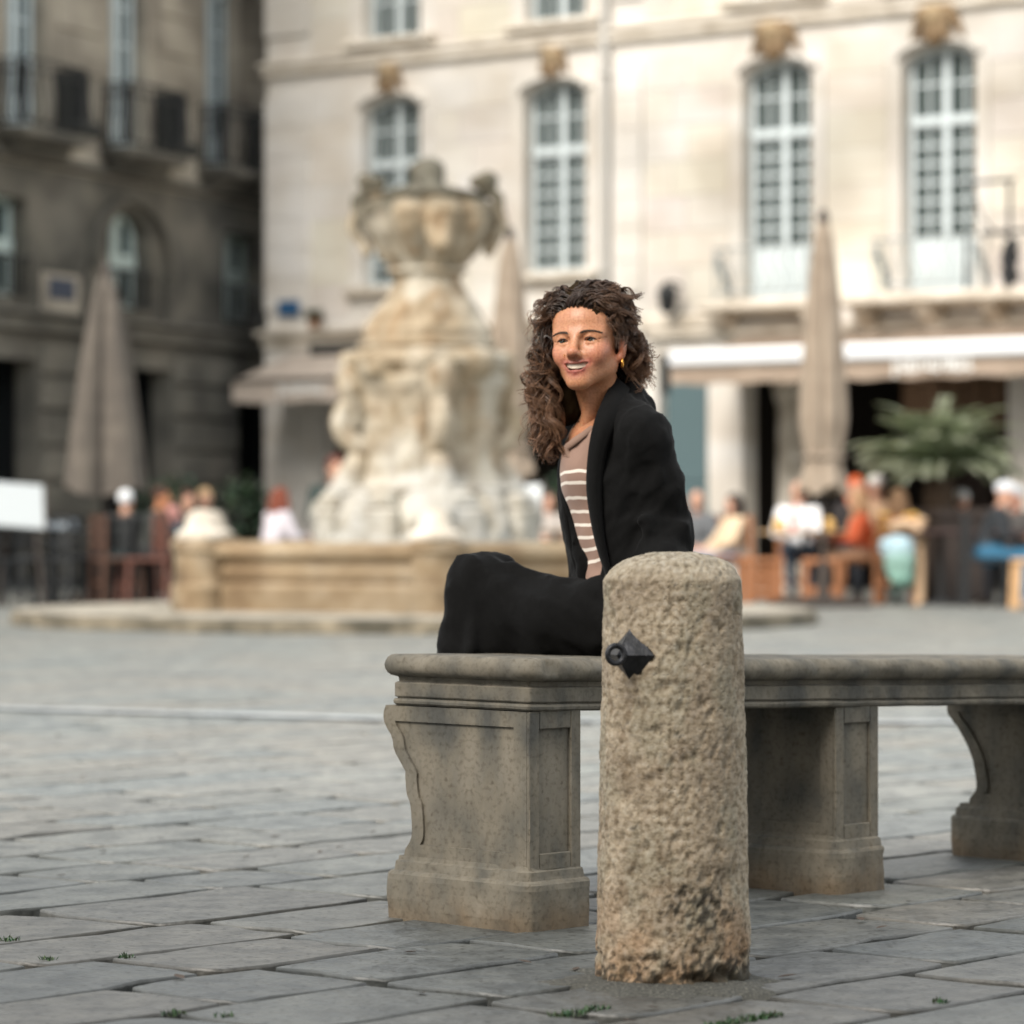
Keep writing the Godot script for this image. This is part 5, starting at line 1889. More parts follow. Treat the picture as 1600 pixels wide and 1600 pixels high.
	# the arch round the middle bay, carried on the piers
	var ar := MB.new()
	for s in 16:
		var a0 := PI * s / 16.0
		var a1 := PI * (s + 1) / 16.0
		ar.bar(Vector3(10.1 - cos(a0) * 1.02, 3.95 + sin(a0) * 0.95, 0.03), Vector3(10.1 - cos(a1) * 1.02, 3.95 + sin(a1) * 0.95, 0.03), 0.07, 0.20, Vector3(0, 0, 1))
	for q in [9.08, 11.12]:
		ar.box(Vector3(q, 3.65, 0.03), Vector3(0.20, 0.62, 0.07))
	obj("arch_moulding", ar, m_soot, t)
	var bd := MB.new()
	bd.box(Vector3(9, 3.2, 0.06), Vector3(22, 0.20, 0.16), 0.03)
	bd.box(Vector3(9, 3.33, 0.10), Vector3(22, 0.07, 0.24), 0.02)
	bd.box(Vector3(9, 5.2, 0.04), Vector3(22, 0.10, 0.12), 0.02)
	obj("band_course", bd, m_soot, t)
	# rusticated piers: one block to a course
	var edges := [-2.0, 0.2, 1.8, 3.3, 4.9, 6.3, 7.85, 9.35, 11.3, 13.1, 14.6, 15.6, 17.2, 20.0]
	for k in range(0, edges.size(), 2):
		for c in 7:
			var a: float = edges[k] + 0.03
			var b: float = edges[k + 1] - 0.03
			var cb := MB.new()
			cb.box(Vector3((a + b) / 2, 0.22 + c * 0.43, 0.02), Vector3(b - a, 0.39, 0.09), 0.025)
			obj("pier_block", cb, m_soot, t)
	# coursed wall above
	for c in 4:
		for k in up.size() - 1:
			var a: float = up[k] + 0.72
			var b: float = up[k + 1] - 0.72
			var cb := MB.new()
			cb.box(Vector3((a + b) / 2, 6.6 + c * 0.5, 0.008), Vector3(b - a, 0.47, 0.04), 0.015)
			obj("wall_block", cb, m_dark_stone, t)
	var rm := MB.new()
	for s in shops:
		var a: float = s[0] - 0.1
		var b: float = s[1] + 0.1
		rm.quad(Vector3(a, 0, -2.5), Vector3(b, 0, -2.5), Vector3(b, 2.9, -2.5), Vector3(a, 2.9, -2.5))
		rm.quad(Vector3(a, 0, -0.32), Vector3(a, 0, -2.5), Vector3(a, 2.9, -2.5), Vector3(a, 2.9, -0.32))
		rm.quad(Vector3(b, 0, -2.5), Vector3(b, 0, -0.32), Vector3(b, 2.9, -0.32), Vector3(b, 2.9, -2.5))
		rm.quad(Vector3(a, 2.9, -2.5), Vector3(b, 2.9, -2.5), Vector3(b, 2.9, -0.32), Vector3(a, 2.9, -0.32))
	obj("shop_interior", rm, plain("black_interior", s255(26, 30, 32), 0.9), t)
	var sp := MB.new()
	sp.box(Vector3(8.32, 3.66, 0.06), Vector3(0.62, 0.26, 0.02), 0.005)
	var plate := obj("street_name_plate", sp, plain("sign_navy", s255(34, 50, 74), 0.4), self)
	plate.transform = t.transform
	tag(plate, "dark blue street name plate on the sooty stone house", "street sign")
	var vd := MB.new()
	vd.box(Vector3(8.32, 3.60, 0.035), Vector3(0.95, 0.5, 0.04), 0.01)
	obj("plate_panel", vd, m_dark_stone, t)

# ------------------------------------------------------------------ fountain
func build_fountain() -> void:
	var t := thing("fountain", "baroque stone fountain with carved urn on top, hexagonal basin and round step", "fountain", Vector3(-0.688, 0, -29.2))
	var st := MB.new()
	st.lathe(Vector3(-0.10, 0, 0), [Vector2(3.20, 0.100), Vector2(3.22, 0.112), Vector2(3.19, 0.118), Vector2(0.0, 0.120)], 72, true)
	var rs_ := MB.new()
	rs_.lathe(Vector3(-0.10, 0, 0), [Vector2(3.27, -0.03), Vector2(3.27, 0.085), Vector2(3.255, 0.100), Vector2(3.20, 0.103)], 72, true)
	obj("step_edge", rs_, textured("dark_edge", ntex("dark_edge_tone", FastNoiseLite.TYPE_PERLIN, 0.012, [0.2, 0.45, 0.6, 0.8], [s255(62, 60, 50), s255(96, 90, 76), s255(116, 108, 92), s255(146, 136, 116)], 5, 512, 113), 0.6, 0.95), t)  # step edge in a darker tone than the top of the step
	obj("step", st, textured("step_stone", ntex("stepst", FastNoiseLite.TYPE_PERLIN, 0.01, [0.2, 0.45, 0.6, 0.8], [s255(104, 100, 88), s255(150, 144, 130), s255(165, 158, 144), s255(180, 172, 158)], 5, 512, 110), 0.5, 0.8, texs["bump"], 0.6), t)
	var m_basin := textured("basin_stone", ntex("basin", FastNoiseLite.TYPE_PERLIN, 0.011, [0.2, 0.42, 0.56, 0.8], [s255(128, 107, 81), s255(157, 137, 109), s255(170, 152, 125), s255(183, 169, 147)], 5, 512, 111), 0.5, 0.9, texs["bump"], 1.0, texs["cloud"])
	var R := 2.08
	var cor := []
	for k in 6:
		var an := deg_to_rad(60.0 * k + 2.9)
		cor.append(Vector3(sin(an) * R, 0, cos(an) * R))
	var prof := PackedVector2Array([Vector2(-0.16, 0.11), Vector2(0.03, 0.11), Vector2(0.03, 0.31), Vector2(0.015, 0.335), Vector2(-0.025, 0.34), Vector2(-0.025, 0.365), Vector2(0.0, 0.375), Vector2(0.012, 0.42), Vector2(0.005, 0.475), Vector2(-0.015, 0.49), Vector2(-0.03, 0.52), Vector2(0.03, 0.54), Vector2(0.065, 0.555), Vector2(0.075, 0.60), Vector2(0.065, 0.645), Vector2(0.03, 0.66), Vector2(-0.20, 0.66), Vector2(-0.22, 0.62), Vector2(-0.20, 0.56), Vector2(-0.16, 0.54)])
	for k in 6:
		var a: Vector3 = cor[k]
		var b: Vector3 = cor[(k + 1) % 6]
		var e := (b - a).normalized()
		var nrm := Vector3(e.z, 0, -e.x)
		if nrm.dot(a) < 0.0:
			nrm = -nrm
		var w := MB.new()
		var tf := Transform3D(nrm, Vector3.UP, nrm.cross(Vector3.UP), a)
		var l := a.distance_to(b)
		var sgn := signf(tf.basis.z.dot(e))
		w.prism(prof, minf(0.12 * sgn, (l - 0.12) * sgn), maxf(0.12 * sgn, (l - 0.12) * sgn), tf)
		obj("basin_wall", w, m_basin, t)
		var pr := MB.new()
		var pf := PackedVector2Array()
		var out := a.normalized()
		var sd := Vector3(out.z, 0, -out.x)
		for q in [Vector2(-0.17, 0.15), Vector2(0.17, 0.15), Vector2(0.17, -0.17), Vector2(-0.17, -0.17)]:
			var p: Vector3 = a + sd * q.x + out * q.y
			pf.append(Vector2(p.x, p.z))
		if (pf[1] - pf[0]).cross(pf[2] - pf[1]) > 0:
			pf.reverse()
		pr.sweep(pf, [Vector2(-0.05, 0.685), Vector2(0.0, 0.68), Vector2(0.02, 0.665), Vector2(0.02, 0.60), Vector2(0.0, 0.56), Vector2(0.0, 0.34), Vector2(0.012, 0.33), Vector2(0.02, 0.30), Vector2(0.02, 0.10)])
		var pier := obj("basin_pier", pr, m_basin, t)
		var dm := MB.new()
		dm.lathe(a + Vector3(0, 0.683, 0), [Vector2(0.19, 0.0), Vector2(0.20, 0.03), Vector2(0.185, 0.06), Vector2(0.14, 0.075), Vector2(0.125, 0.10), Vector2(0.125, 0.13), Vector2(0.10, 0.19), Vector2(0.06, 0.225), Vector2(0.0, 0.235)], 20)
		obj("dome_cap", dm, m_stone_trim, pier)
	var wt := MB.new()
	var ring := []
	for k in 6:
		ring.append(cor[k] * 0.93 + Vector3(0, 0.5, 0))
	wt.fan(ring)
	var wm := plain("basin_water", s255(58, 70, 66), 0.05)
	obj("water", wt, wm, t)
	# the carved shaft
	var mb := MB.new()
	var ys := [[0.2, 0.92], [0.50, 0.92], [0.64, 0.91], [0.86, 0.89], [0.96, 0.84], [1.06, 0.78], [1.10, 0.60], [1.22, 0.545], [1.42, 0.53], [1.62, 0.55], [1.80, 0.58], [1.90, 0.62], [2.00, 0.66], [2.08, 0.70], [2.15, 0.71], [2.20, 0.68], [2.23, 0.54], [2.30, 0.51], [2.38, 0.52], [2.46, 0.47], [2.56, 0.41], [2.66, 0.325], [2.78, 0.27], [2.86, 0.26], [2.92, 0.31], [2.98, 0.37], [3.08, 0.45], [3.20, 0.53], [3.32, 0.575], [3.38, 0.555], [3.43, 0.49], [3.47, 0.44], [3.50, 0.40], [3.53, 0.30], [3.56, 0.16], [3.60, 0.12], [3.66, 0.15], [3.74, 0.13], [3.78, 0.05], [3.785, 0.0]]
	var rows := []
	var sides := 96
	for q in range(ys.size() - 1):
		for s in 4:
			var u := s / 4.0
			var y := lerpf(ys[q][0], ys[q + 1][0], u)
			var r := lerpf(ys[q][1], ys[q + 1][1], u)
			var row := []
			for a in sides:
				var an := TAU * a / sides
				var m := 1.0
				if y < 1.08:
					m = 0.93 + 0.07 * cos(4.0 * an) * cos(4.0 * an) - 0.05 * smoothstep(0.4, 0.9, absf(sin(4.0 * an + 0.4)))
				elif y < 2.0:
					m = 0.90 + 0.14 * pow(absf(cos(2.0 * an + 0.35)), 3.0)
				elif y < 2.25:
					m = 0.96 + 0.05 * cos(8.0 * an)
				elif y < 2.9:
					m = 0.92 + 0.10 * pow(absf(cos(2.0 * an + 0.35)), 2.0)
				elif y < 3.42:
					m = 0.90 + 0.15 * absf(cos(5.0 * an))
				var p := Vector3(cos(an) * r * m, y, -sin(an) * r * m)
				var nz := noise.get_noise_3d(p.x * 2.6, p.y * 2.6, p.z * 2.6) * 0.028 + noise.get_noise_3d(p.x * 7.0, p.y * 7.0, p.z * 7.0) * 0.018
				p += Vector3(cos(an), 0, -sin(an)) * nz * minf(1.0, r * 3.0)
				row.append(p)
			rows.append(row)
	mb.grid(rows, true)
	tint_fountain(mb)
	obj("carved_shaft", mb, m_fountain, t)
	for q in [[2.12, 0.70, 0.10, 8], [2.26, 0.57, 0.06, 24], [1.07, 0.82, 0.07, 8], [2.86, 0.33, 0.05, 24], [3.47, 0.50, 0.05, 32], [0.66, 0.97, 0.08, 8]]:
		var cn := MB.new()
		var hh: float = q[2]
		cn.lathe(Vector3(0, q[0], 0), [Vector2(q[1] - 0.08, -hh), Vector2(q[1] - 0.02, -hh * 0.4), Vector2(q[1], -hh * 0.2), Vector2(q[1], hh * 0.3), Vector2(q[1] - 0.03, hh * 0.5), Vector2(q[1] - 0.14, hh * 0.6)], q[3], true, null, Basis(Vector3.UP, 0.35))
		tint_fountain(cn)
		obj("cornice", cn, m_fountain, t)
	# panels on the plinth blocks below
	for k in 8:
		var an := TAU * k / 8.0 + 0.35
		var bb := MB.new()
		var bs := Basis(Vector3.UP, an)
		bb.box(bs * Vector3(0, 0.62, 0.82), Vector3(0.34, 0.62, 0.22), 0.03, bs)
		bb.box(bs * Vector3(0, 0.98, 0.80), Vector3(0.24, 0.16, 0.22), 0.05, bs)
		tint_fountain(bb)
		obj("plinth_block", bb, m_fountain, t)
	# scrolls, masks and the ornaments of the urn
	for k in 4:
		var an := deg_to_rad(90.0 * k + 10.0)
		var out := Vector3(sin(an), 0, cos(an))
		var sc := MB.new()
		var ps := []
		var rs := []
		for s in 26:
			var u := s / 25.0
			var ang := lerpf(-2.5, 2.9, u)
			var rad := lerpf(0.30, 0.10, u)
			ps.append(out * (0.50 + cos(ang) * rad) + Vector3(0, 1.66 + sin(ang) * rad * 0.9, 0))
			rs.append(lerpf(0.10, 0.075, u))
		sc.tube(ps, rs, 10, true, 1.0)
		tint_fountain(sc)
		obj("scroll", sc, m_fountain, t)
		var f := Field.new()
		f.ell(out * 0.57 + Vector3(0, 2.02, 0), Vector3(0.16, 0.20, 0.16), 0.08)
		f.ell(out * 0.68 + Vector3(0, 1.98, 0), Vector3(0.07, 0.09, 0.07), 0.05)
		f.cap(out * 0.62 + Vector3(0, 1.88, 0), out * 0.60 + Vector3(0, 1.62, 0), 0.11, 0.06, 0.06)
		f.cap(out * 0.58 + Vector3(0, 1.30, 0), out * 0.70 + Vector3(0, 0.98, 0), 0.10, 0.16, 0.10)
		f.ell(out * 0.80 + Vector3(0, 0.88, 0), Vector3(0.17, 0.15, 0.17), 0.08)
		f.bump = func(p: Vector3) -> float: return noise.get_noise_3d(p.x * 9.0, p.y * 9.0, p.z * 9.0) * 0.016
		var mk := MB.new()
		f.build(mk, 0.035, Vector3(-1.1, 0.5, -1.1), Vector3(1.1, 2.4, 1.1))
		tint_fountain(mk)
		obj("mask", mk, m_fountain, t)
	for k in 3:
		var an := deg_to_rad([-98.0, 82.0, 12.0][k])
		var out := Vector3(sin(an), 0, cos(an))
		var f := Field.new()
		if k < 2:
			f.chain([out * 0.50 + Vector3(0, 3.02, 0), out * 0.62 + Vector3(0, 3.22, 0), out * 0.58 + Vector3(0, 3.45, 0), out * 0.46 + Vector3(0, 3.54, 0)], [0.05, 0.045, 0.045, 0.06], 0.04)
			f.ell(out * 0.50 + Vector3(0, 3.60, 0), Vector3(0.09, 0.07, 0.09), 0.04)
			f.ell(out * 0.40 + Vector3(0, 3.58, 0), Vector3(0.07, 0.045, 0.07), 0.04)
		else:
			f.ell(out * 0.12 + Vector3(0, 3.64, 0), Vector3(0.12, 0.14, 0.12), 0.06)
			f.ell(out * 0.50 + Vector3(0, 3.18, 0), Vector3(0.12, 0.20, 0.09), 0.08)
			f.ell(out * 0.56 + Vector3(0, 3.05, 0), Vector3(0.09, 0.08, 0.08), 0.05)
			f.cap(out * 0.46 + Vector3(0, 3.3, 0), out * 0.14 + Vector3(0, 3.6, 0), 0.07, 0.08, 0.06)
		f.bump = func(p: Vector3) -> float: return noise.get_noise_3d(p.x * 12.0, p.y * 12.0, p.z * 12.0) * 0.018
		var mk := MB.new()
		f.build(mk, 0.03, Vector3(-0.85, 2.8, -0.85), Vector3(0.85, 3.9, 0.85))
		tint_fountain(mk)
		obj("urn_handle" if k < 2 else "urn_figure", mk, m_fountain, t)

func tint_fountain(mb: MB) -> void:
	for k in mb.v.size():
		var p := mb.v[k]
		var n1 := noise.get_noise_3d(p.x * 1.7 + 3.0, p.y * 0.9, p.z * 1.7)
		var n2 := noise.get_noise_3d(p.x * 4.0, p.y * 2.0, p.z * 4.0 + 9.0)
		var c := lin(170, 157, 136).lerp(lin(182, 174, 159), smoothstep(-0.15, 0.25, n1))
		c = c.lerp(lin(150, 126, 96), smoothstep(0.1, 0.45, n2) * 0.65)
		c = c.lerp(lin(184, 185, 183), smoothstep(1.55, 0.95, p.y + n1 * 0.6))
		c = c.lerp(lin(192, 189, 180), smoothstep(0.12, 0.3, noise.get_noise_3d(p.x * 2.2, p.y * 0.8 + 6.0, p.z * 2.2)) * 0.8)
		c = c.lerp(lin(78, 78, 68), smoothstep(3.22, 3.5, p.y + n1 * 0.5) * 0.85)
		mb.c[k] = c

func build_house_behind() -> void:  # unseen house, added behind the viewer to shade the foreground
	var t := thing("stone_house", "plain stone house added out of view behind the viewer to shade the foreground", "house", Vector3(16, 0, 8.0))
	t.rotation.y = PI
	var holes := []
	for k in 11:
		for y in [0.0, 4.0, 7.6]:
			holes.append([1.5 + k * 3.0, 2.7 + k * 3.0, y + 0.9 if y > 0.0 else 0.0, y + 2.8, 0.0])
	var mb := MB.new()
	wall_face(mb, 0, 34, 0, 11.5, holes, 0.3)
	mb.box(Vector3(17, 5.75, -4.7), Vector3(34, 11.5, 8.0))
	mb.quad(Vector3(0, 0, -0.7), Vector3(0, 0, 0), Vector3(0, 11.5, 0), Vector3(0, 11.5, -0.7))
	mb.quad(Vector3(34, 0, 0), Vector3(34, 0, -0.7), Vector3(34, 11.5, -0.7), Vector3(34, 11.5, 0))
	obj("wall", mb, m_stone_trim, t)
	var gl := plain("window_glass", s255(74, 84, 82), 0.12)
	for h in holes:
		var g := MB.new()
		g.box(Vector3((h[0] + h[1]) / 2, (h[2] + h[3]) / 2, -0.32), Vector3(h[1] - h[0], h[3] - h[2], 0.02))
		obj("window", g, gl, t)
	var rf := MB.new()
	rf.box(Vector3(17, 11.6, -4), Vector3(34.6, 0.3, 9.2))
	obj("roof", rf, plain("slate", s255(86, 90, 96), 0.7), t)

# ------------------------------------------------------------------ people and furniture on the terraces
func ground_d(y: float) -> float:
	return EYE * 5600.0 / (y - 815.0)

func sitter(label: String, where: Vector3, turn: float, k: Dictionary) -> void:
	# a seated figure: origin on the ground below the hips, facing +z before it is turned
	var t := thing("person", label, "person", where, turn, "people sitting on the cafe terraces")
	var s: float = k.get("size", 1.0)
	var lean: float = k.get("lean", 0.0)
	var skin: Color = k.get("skin", Color(0.58, 0.33, 0.23))
	var top: Color = k.top
	var leg: Color = k.get("leg", lin(40, 44, 52))
	var shoe: Color = k.get("shoe", lin(60, 52, 46))
	var seat := 0.50
	var f := Field.new()
	var cx := Vector3(0, 0.97, -0.02 + lean * 0.45)
	f.ell(Vector3(0, seat + 0.05, 0.0), Vector3(0.19, 0.13, 0.16), 0.05, leg)
	f.cap(Vector3(0, seat + 0.14, -0.02), Vector3(0, 0.80, cx.z * 0.7), 0.145, 0.15, 0.06, top)
	f.ell(Vector3(0, 0.86, cx.z * 0.9), Vector3(0.185, 0.19, 0.125), 0.06, top)
	var hd := Vector3(k.get("look", 0.0) * 0.02, 1.17, cx.z + 0.04 + lean * 0.1)
	f.cap(cx + Vector3(0, 0.03, 0), hd + Vector3(0, -0.07, -0.01), 0.055, 0.052, 0.03, skin)
	for e in [-1.0, 1.0]:
		var sh := cx + Vector3(0.175 * e, 0.0, 0.0)
		var el := Vector3(0.25 * e, 0.74, 0.08 + lean * 0.25)
		var wr: Vector3 = Vector3(0.13 * e, 0.73, 0.30 + lean * 0.2)
		if k.get("arms", "") == "lap":
			wr = Vector3(0.10 * e, 0.62, 0.26)
		f.cap(sh, el, 0.068, 0.054, 0.05, top)
		f.cap(el, wr, 0.052, 0.040, 0.02, top if not k.get("short", false) else skin)
		f.cap(wr, wr + Vector3(-0.03 * e, 0.0, 0.07), 0.034, 0.036, 0.02, skin)
		for q in 4:
			f.cap(wr + Vector3((-0.05 + 0.022 * q) * e, 0.005, 0.07), wr + Vector3((-0.06 + 0.024 * q) * e, -0.02, 0.135), 0.0125, 0.010, 0.008, skin)
		f.cap(wr + Vector3(-0.03 * e, 0.015, 0.03), wr + Vector3(-0.075 * e, 0.02, 0.08), 0.013, 0.011, 0.01, skin)
		var cross: float = k.get("cross", 0.0)
		var kn := Vector3(0.12 * e, seat + 0.03 + (0.07 * cross if e > 0 else 0.0), 0.42)
		var an := Vector3(0.11 * e + (-0.14 * cross if e > 0 else 0.0), 0.09 + (0.16 * cross if e > 0 else 0.0), 0.40 + k.get("reach", 0.05))
		f.cap(Vector3(0.09 * e, seat + 0.04, 0.02), kn, 0.098, 0.070, 0.04, leg)
		f.cap(kn, an, 0.068, 0.048, 0.03, leg if not k.get("bare", false) else skin)
		f.cap(an + Vector3(0, -0.04, -0.02), an + Vector3(0.02 * e, -0.05, 0.16), 0.040, 0.036, 0.02, shoe)
	var mb := MB.new()
	f.build(mb, 0.021, Vector3(-0.42, -0.02, -0.32), Vector3(0.42, 1.24, 0.85), 0.012)
	var h := Field.new()
	var tilt := Basis(Vector3.UP, k.get("look", 0.0) * 0.6)
	h.ell(Vector3(0, 0.03, -0.01), Vector3(0.074, 0.095, 0.092), 0.02, skin)
	h.ell(Vector3(0, -0.04, 0.03), Vector3(0.058, 0.075, 0.056), 0.03, skin)
	h.cap(Vector3(0, 0.0, 0.082), Vector3(0, -0.035, 0.102), 0.009, 0.013, 0.012, skin)
	h.ell(Vector3(0, -0.07, 0.076), Vector3(0.022, 0.007, 0.010), 0.006, Color(0.42, 0.16, 0.14))
	for e in [-1.0, 1.0]:
		h.ell(Vector3(0.075 * e, -0.01, -0.005), Vector3(0.010, 0.030, 0.018), 0.008, skin)
		h.ell(Vector3(0.030 * e, 0.0, 0.088), Vector3(0.014, 0.008, 0.010), -0.008)
		h.ell(Vector3(0.030 * e, 0.0, 0.073), Vector3(0.011, 0.008, 0.009), 0.004, Color(0.06, 0.05, 0.045))
	var first := mb.v.size()
	h.build(mb, 0.011, Vector3(-0.11, -0.14, -0.12), Vector3(0.11, 0.14, 0.13), 0.006)
	for q in range(first, mb.v.size()):
		mb.v[q] = hd + tilt * mb.v[q]
	obj("body", mb, plain("figure", Color.WHITE, 0.8, 0.0, true), t)
	var hair: String = k.get("hair", "short")
	var hc: Color = k.get("hair_color", lin(50, 38, 30))
	if hair != "bald":
		var g := Field.new()
		if hair == "cap":
			g.ell(Vector3(0, 0.062, -0.008), Vector3(0.086, 0.076, 0.104), 0.02, hc)
			g.cap(Vector3(-0.04, 0.055, 0.09), Vector3(0.04, 0.055, 0.09), 0.022, 0.022, 0.02, hc)
			g.ell(Vector3(0, -0.04, 0.02), Vector3(0.12, 0.062, 0.15), -0.01)
		else:
			g.ell(Vector3(0, 0.048, -0.022), Vector3(0.086, 0.092, 0.098), 0.02, hc)
			if hair == "long":
				g.chain([Vector3(0, 0.0, -0.06), Vector3(0, -0.10, -0.08), Vector3(0, -0.24, -0.09)], [0.085, 0.08, 0.055], 0.04, hc)
				for e in [-1.0, 1.0]:
					g.chain([Vector3(0.07 * e, 0.02, 0.01), Vector3(0.085 * e, -0.09, 0.01), Vector3(0.08 * e, -0.22, 0.02)], [0.03, 0.034, 0.022], 0.03, hc)
			g.ell(Vector3(0, -0.02, 0.10), Vector3(0.066, 0.085, 0.085), -0.01)
			if hair == "short":
				g.ell(Vector3(0, -0.12, 0.0), Vector3(0.15, 0.075, 0.15), -0.01)
		g.bump = func(p: Vector3) -> float: return noise.get_noise_3d(p.x * 30.0, p.y * 20.0, p.z * 30.0) * 0.010
		var hm := MB.new()
		g.build(hm, 0.012, Vector3(-0.16, -0.32, -0.2), Vector3(0.16, 0.18, 0.16))
		for q in hm.v.size():
			hm.v[q] = hd + tilt * hm.v[q]
		obj("cap" if hair == "cap" else "hair", hm, plain("figure", Color.WHITE, 0.8, 0.0, true), t)
	t.scale = Vector3.ONE * s

func wood_chair(where: Vector3, turn: float, label: String, mat: Material, group: String) -> Node3D:
	var t := thing("chair", label, "chair", where, turn, group)
	var st := MB.new()
	st.box(Vector3(0, 0.45, 0), Vector3(0.42, 0.04, 0.42), 0.012)
	obj("seat", st, mat, t)
	for e in [-1.0, 1.0]:
		for q in [-1.0, 1.0]:
			var l := MB.new()
			l.bar(Vector3(0.19 * e, 0.0, 0.20 * q), Vector3(0.18 * e, 0.43 if q > 0 else 0.88, 0.18 * q), 0.045, 0.045, Vector3.UP, 0.008)
			obj("leg", l, mat, t)
	var b := MB.new()
	for y in [0.60, 0.72, 0.84]:
		b = MB.new()
		b.box(Vector3(0, y, -0.185), Vector3(0.34, 0.06, 0.025), 0.008)
		obj("back_slat", b, mat, t)
	var r := MB.new()
	r.bar(Vector3(-0.17, 0.2, 0.19), Vector3(0.17, 0.2, 0.19), 0.03, 0.03)
	obj("stretcher", r, mat, t)
	r = MB.new()
	r.bar(Vector3(-0.17, 0.22, -0.19), Vector3(0.17, 0.22, -0.19), 0.03, 0.03)
	obj("stretcher", r, mat, t)
	return t

func wood_stool(where: Vector3, turn: float, label: String, mat: Material, slats: bool) -> void:
	var t := thing("stool", label, "stool", where, turn, "wooden stools on the cafe terrace")
	var st := MB.new()
	st.box(Vector3(0, 0.43, 0), Vector3(0.38, 0.06, 0.36), 0.015)
	obj("seat", st, mat, t)
	for e in [-1.0, 1.0]:
		for q in [-1.0, 1.0]:
			var l := MB.new()
			l.bar(Vector3(0.17 * e, 0.0, 0.16 * q), Vector3(0.15 * e, 0.41, 0.14 * q), 0.07, 0.06, Vector3.UP, 0.01)
			obj("leg", l, mat, t)
	for y in ([0.10, 0.21, 0.32] if slats else [0.14]):
		var r := MB.new()
		r.box(Vector3(0, y, 0.155), Vector3(0.27, 0.085, 0.025), 0.008)
		obj("slat" if slats else "stretcher", r, mat, t)

func cafe_table(where: Vector3, label: String, top: Material, leg: Material, group: String) -> Node3D:
	var t := thing("cafe_table", label, "table", where, rr(0, 1), group)
	var a := MB.new()
	a.box(Vector3(0, 0.715, 0), Vector3(0.66, 0.03, 0.66), 0.01)
	obj("tabletop", a, top, t)
	var b := MB.new()
	b.lathe(Vector3.ZERO, [Vector2(0.22, 0.0), Vector2(0.22, 0.025), Vector2(0.05, 0.05), Vector2(0.03, 0.1), Vector2(0.03, 0.70)], 16)
	obj("pedestal", b, leg, t)
	return t

func parasol(label: String, where: Vector3, y_low: float, y_top: float, r_low: float, folds: int, depth: float, seed_: float, y_tie: float, dark := false) -> void:
	var t := thing("closed_parasol", label, "parasol", where, seed_, "closed taupe parasols")
	var cloth := textured("parasol_cloth", ntex("para", FastNoiseLite.TYPE_PERLIN, 0.02, [0.3, 0.7], [s255(142, 128, 112), s255(160, 146, 129)], 3, 256, 101), 0.8, 0.9)
	if dark:  # darker copy of the same cloth, shade put into its colour
		cloth = textured("parasol_cloth_shaded", ntex("para2", FastNoiseLite.TYPE_PERLIN, 0.02, [0.3, 0.7], [s255(84, 78, 71), s255(100, 93, 84)], 3, 256, 103), 0.8, 0.9)
	cloth.rim_enabled = true
	cloth.rim = 0.3
	var rows := []
	var n := 34
	for k in n:
		var u := k / float(n - 1)
		var y := lerpf(y_low, y_top, u)
		var r := r_low * pow(1.0 - u, 0.62) + 0.035
		if y_tie > 0.0:
			r = r_low * minf(1.0, pow(1.0 - u, 0.5)) * (1.0 - 0.35 * exp(-pow((y - y_tie) / 0.25, 2.0))) + 0.03
		var row := []
		for s in 96:
			var an := TAU * s / 96.0
			var fold := absf(cos(folds * 0.5 * an + 0.5 * sin(an * 2.0 + seed_) + 0.25 * u))
			var m := 1.0 - depth * pow(1.0 - fold, 1.3)
			row.append(Vector3(cos(an) * r * m, y + 0.05 * (1.0 - u) * sin(an * folds * 0.5 + seed_), -sin(an) * r * m))
		rows.append(row)
	var c := MB.new()
	c.grid(rows, true)
	obj("canopy", c, cloth, t)
	var p := MB.new()
	p.tube([Vector3(0, 0.0, 0), Vector3(0, y_top + 0.03, 0)], 0.028, 10)
	obj("pole", p, plain("dark_pole", s255(62, 54, 48), 0.6), t)
	var cp := MB.new()
	cp.lathe(Vector3(0, y_top - 0.04, 0), [Vector2(0.05, 0), Vector2(0.055, 0.06), Vector2(0.03, 0.13), Vector2(0.0, 0.15)], 12)
	obj("finial", cp, plain("dark_pole", s255(62, 54, 48), 0.6), t)
	var b := MB.new()
	b.box(Vector3(0, 0.04, 0), Vector3(0.7, 0.08, 0.7), 0.02)
	b.lathe(Vector3(0, 0.08, 0), [Vector2(0.07, 0), Vector2(0.05, 0.35)], 12)
	obj("base", b, plain("dark_pole", s255(62, 54, 48), 0.6), t)
	if y_tie > 0.0:
		var st := MB.new()
		var ps := []
		for s in 25:
			ps.append(Vector3(cos(TAU * s / 24.0), 0, sin(TAU * s / 24.0)) * (r_low * 0.66 + 0.04) + Vector3(0, y_tie, 0))
		st.tube(ps, 0.018, 6, false)
		obj("strap", st, cloth, t)

func g_at(x: float, d: float) -> Vector3:
	return Vector3((x - 800.0) / 5600.0 * d, 0, -d)

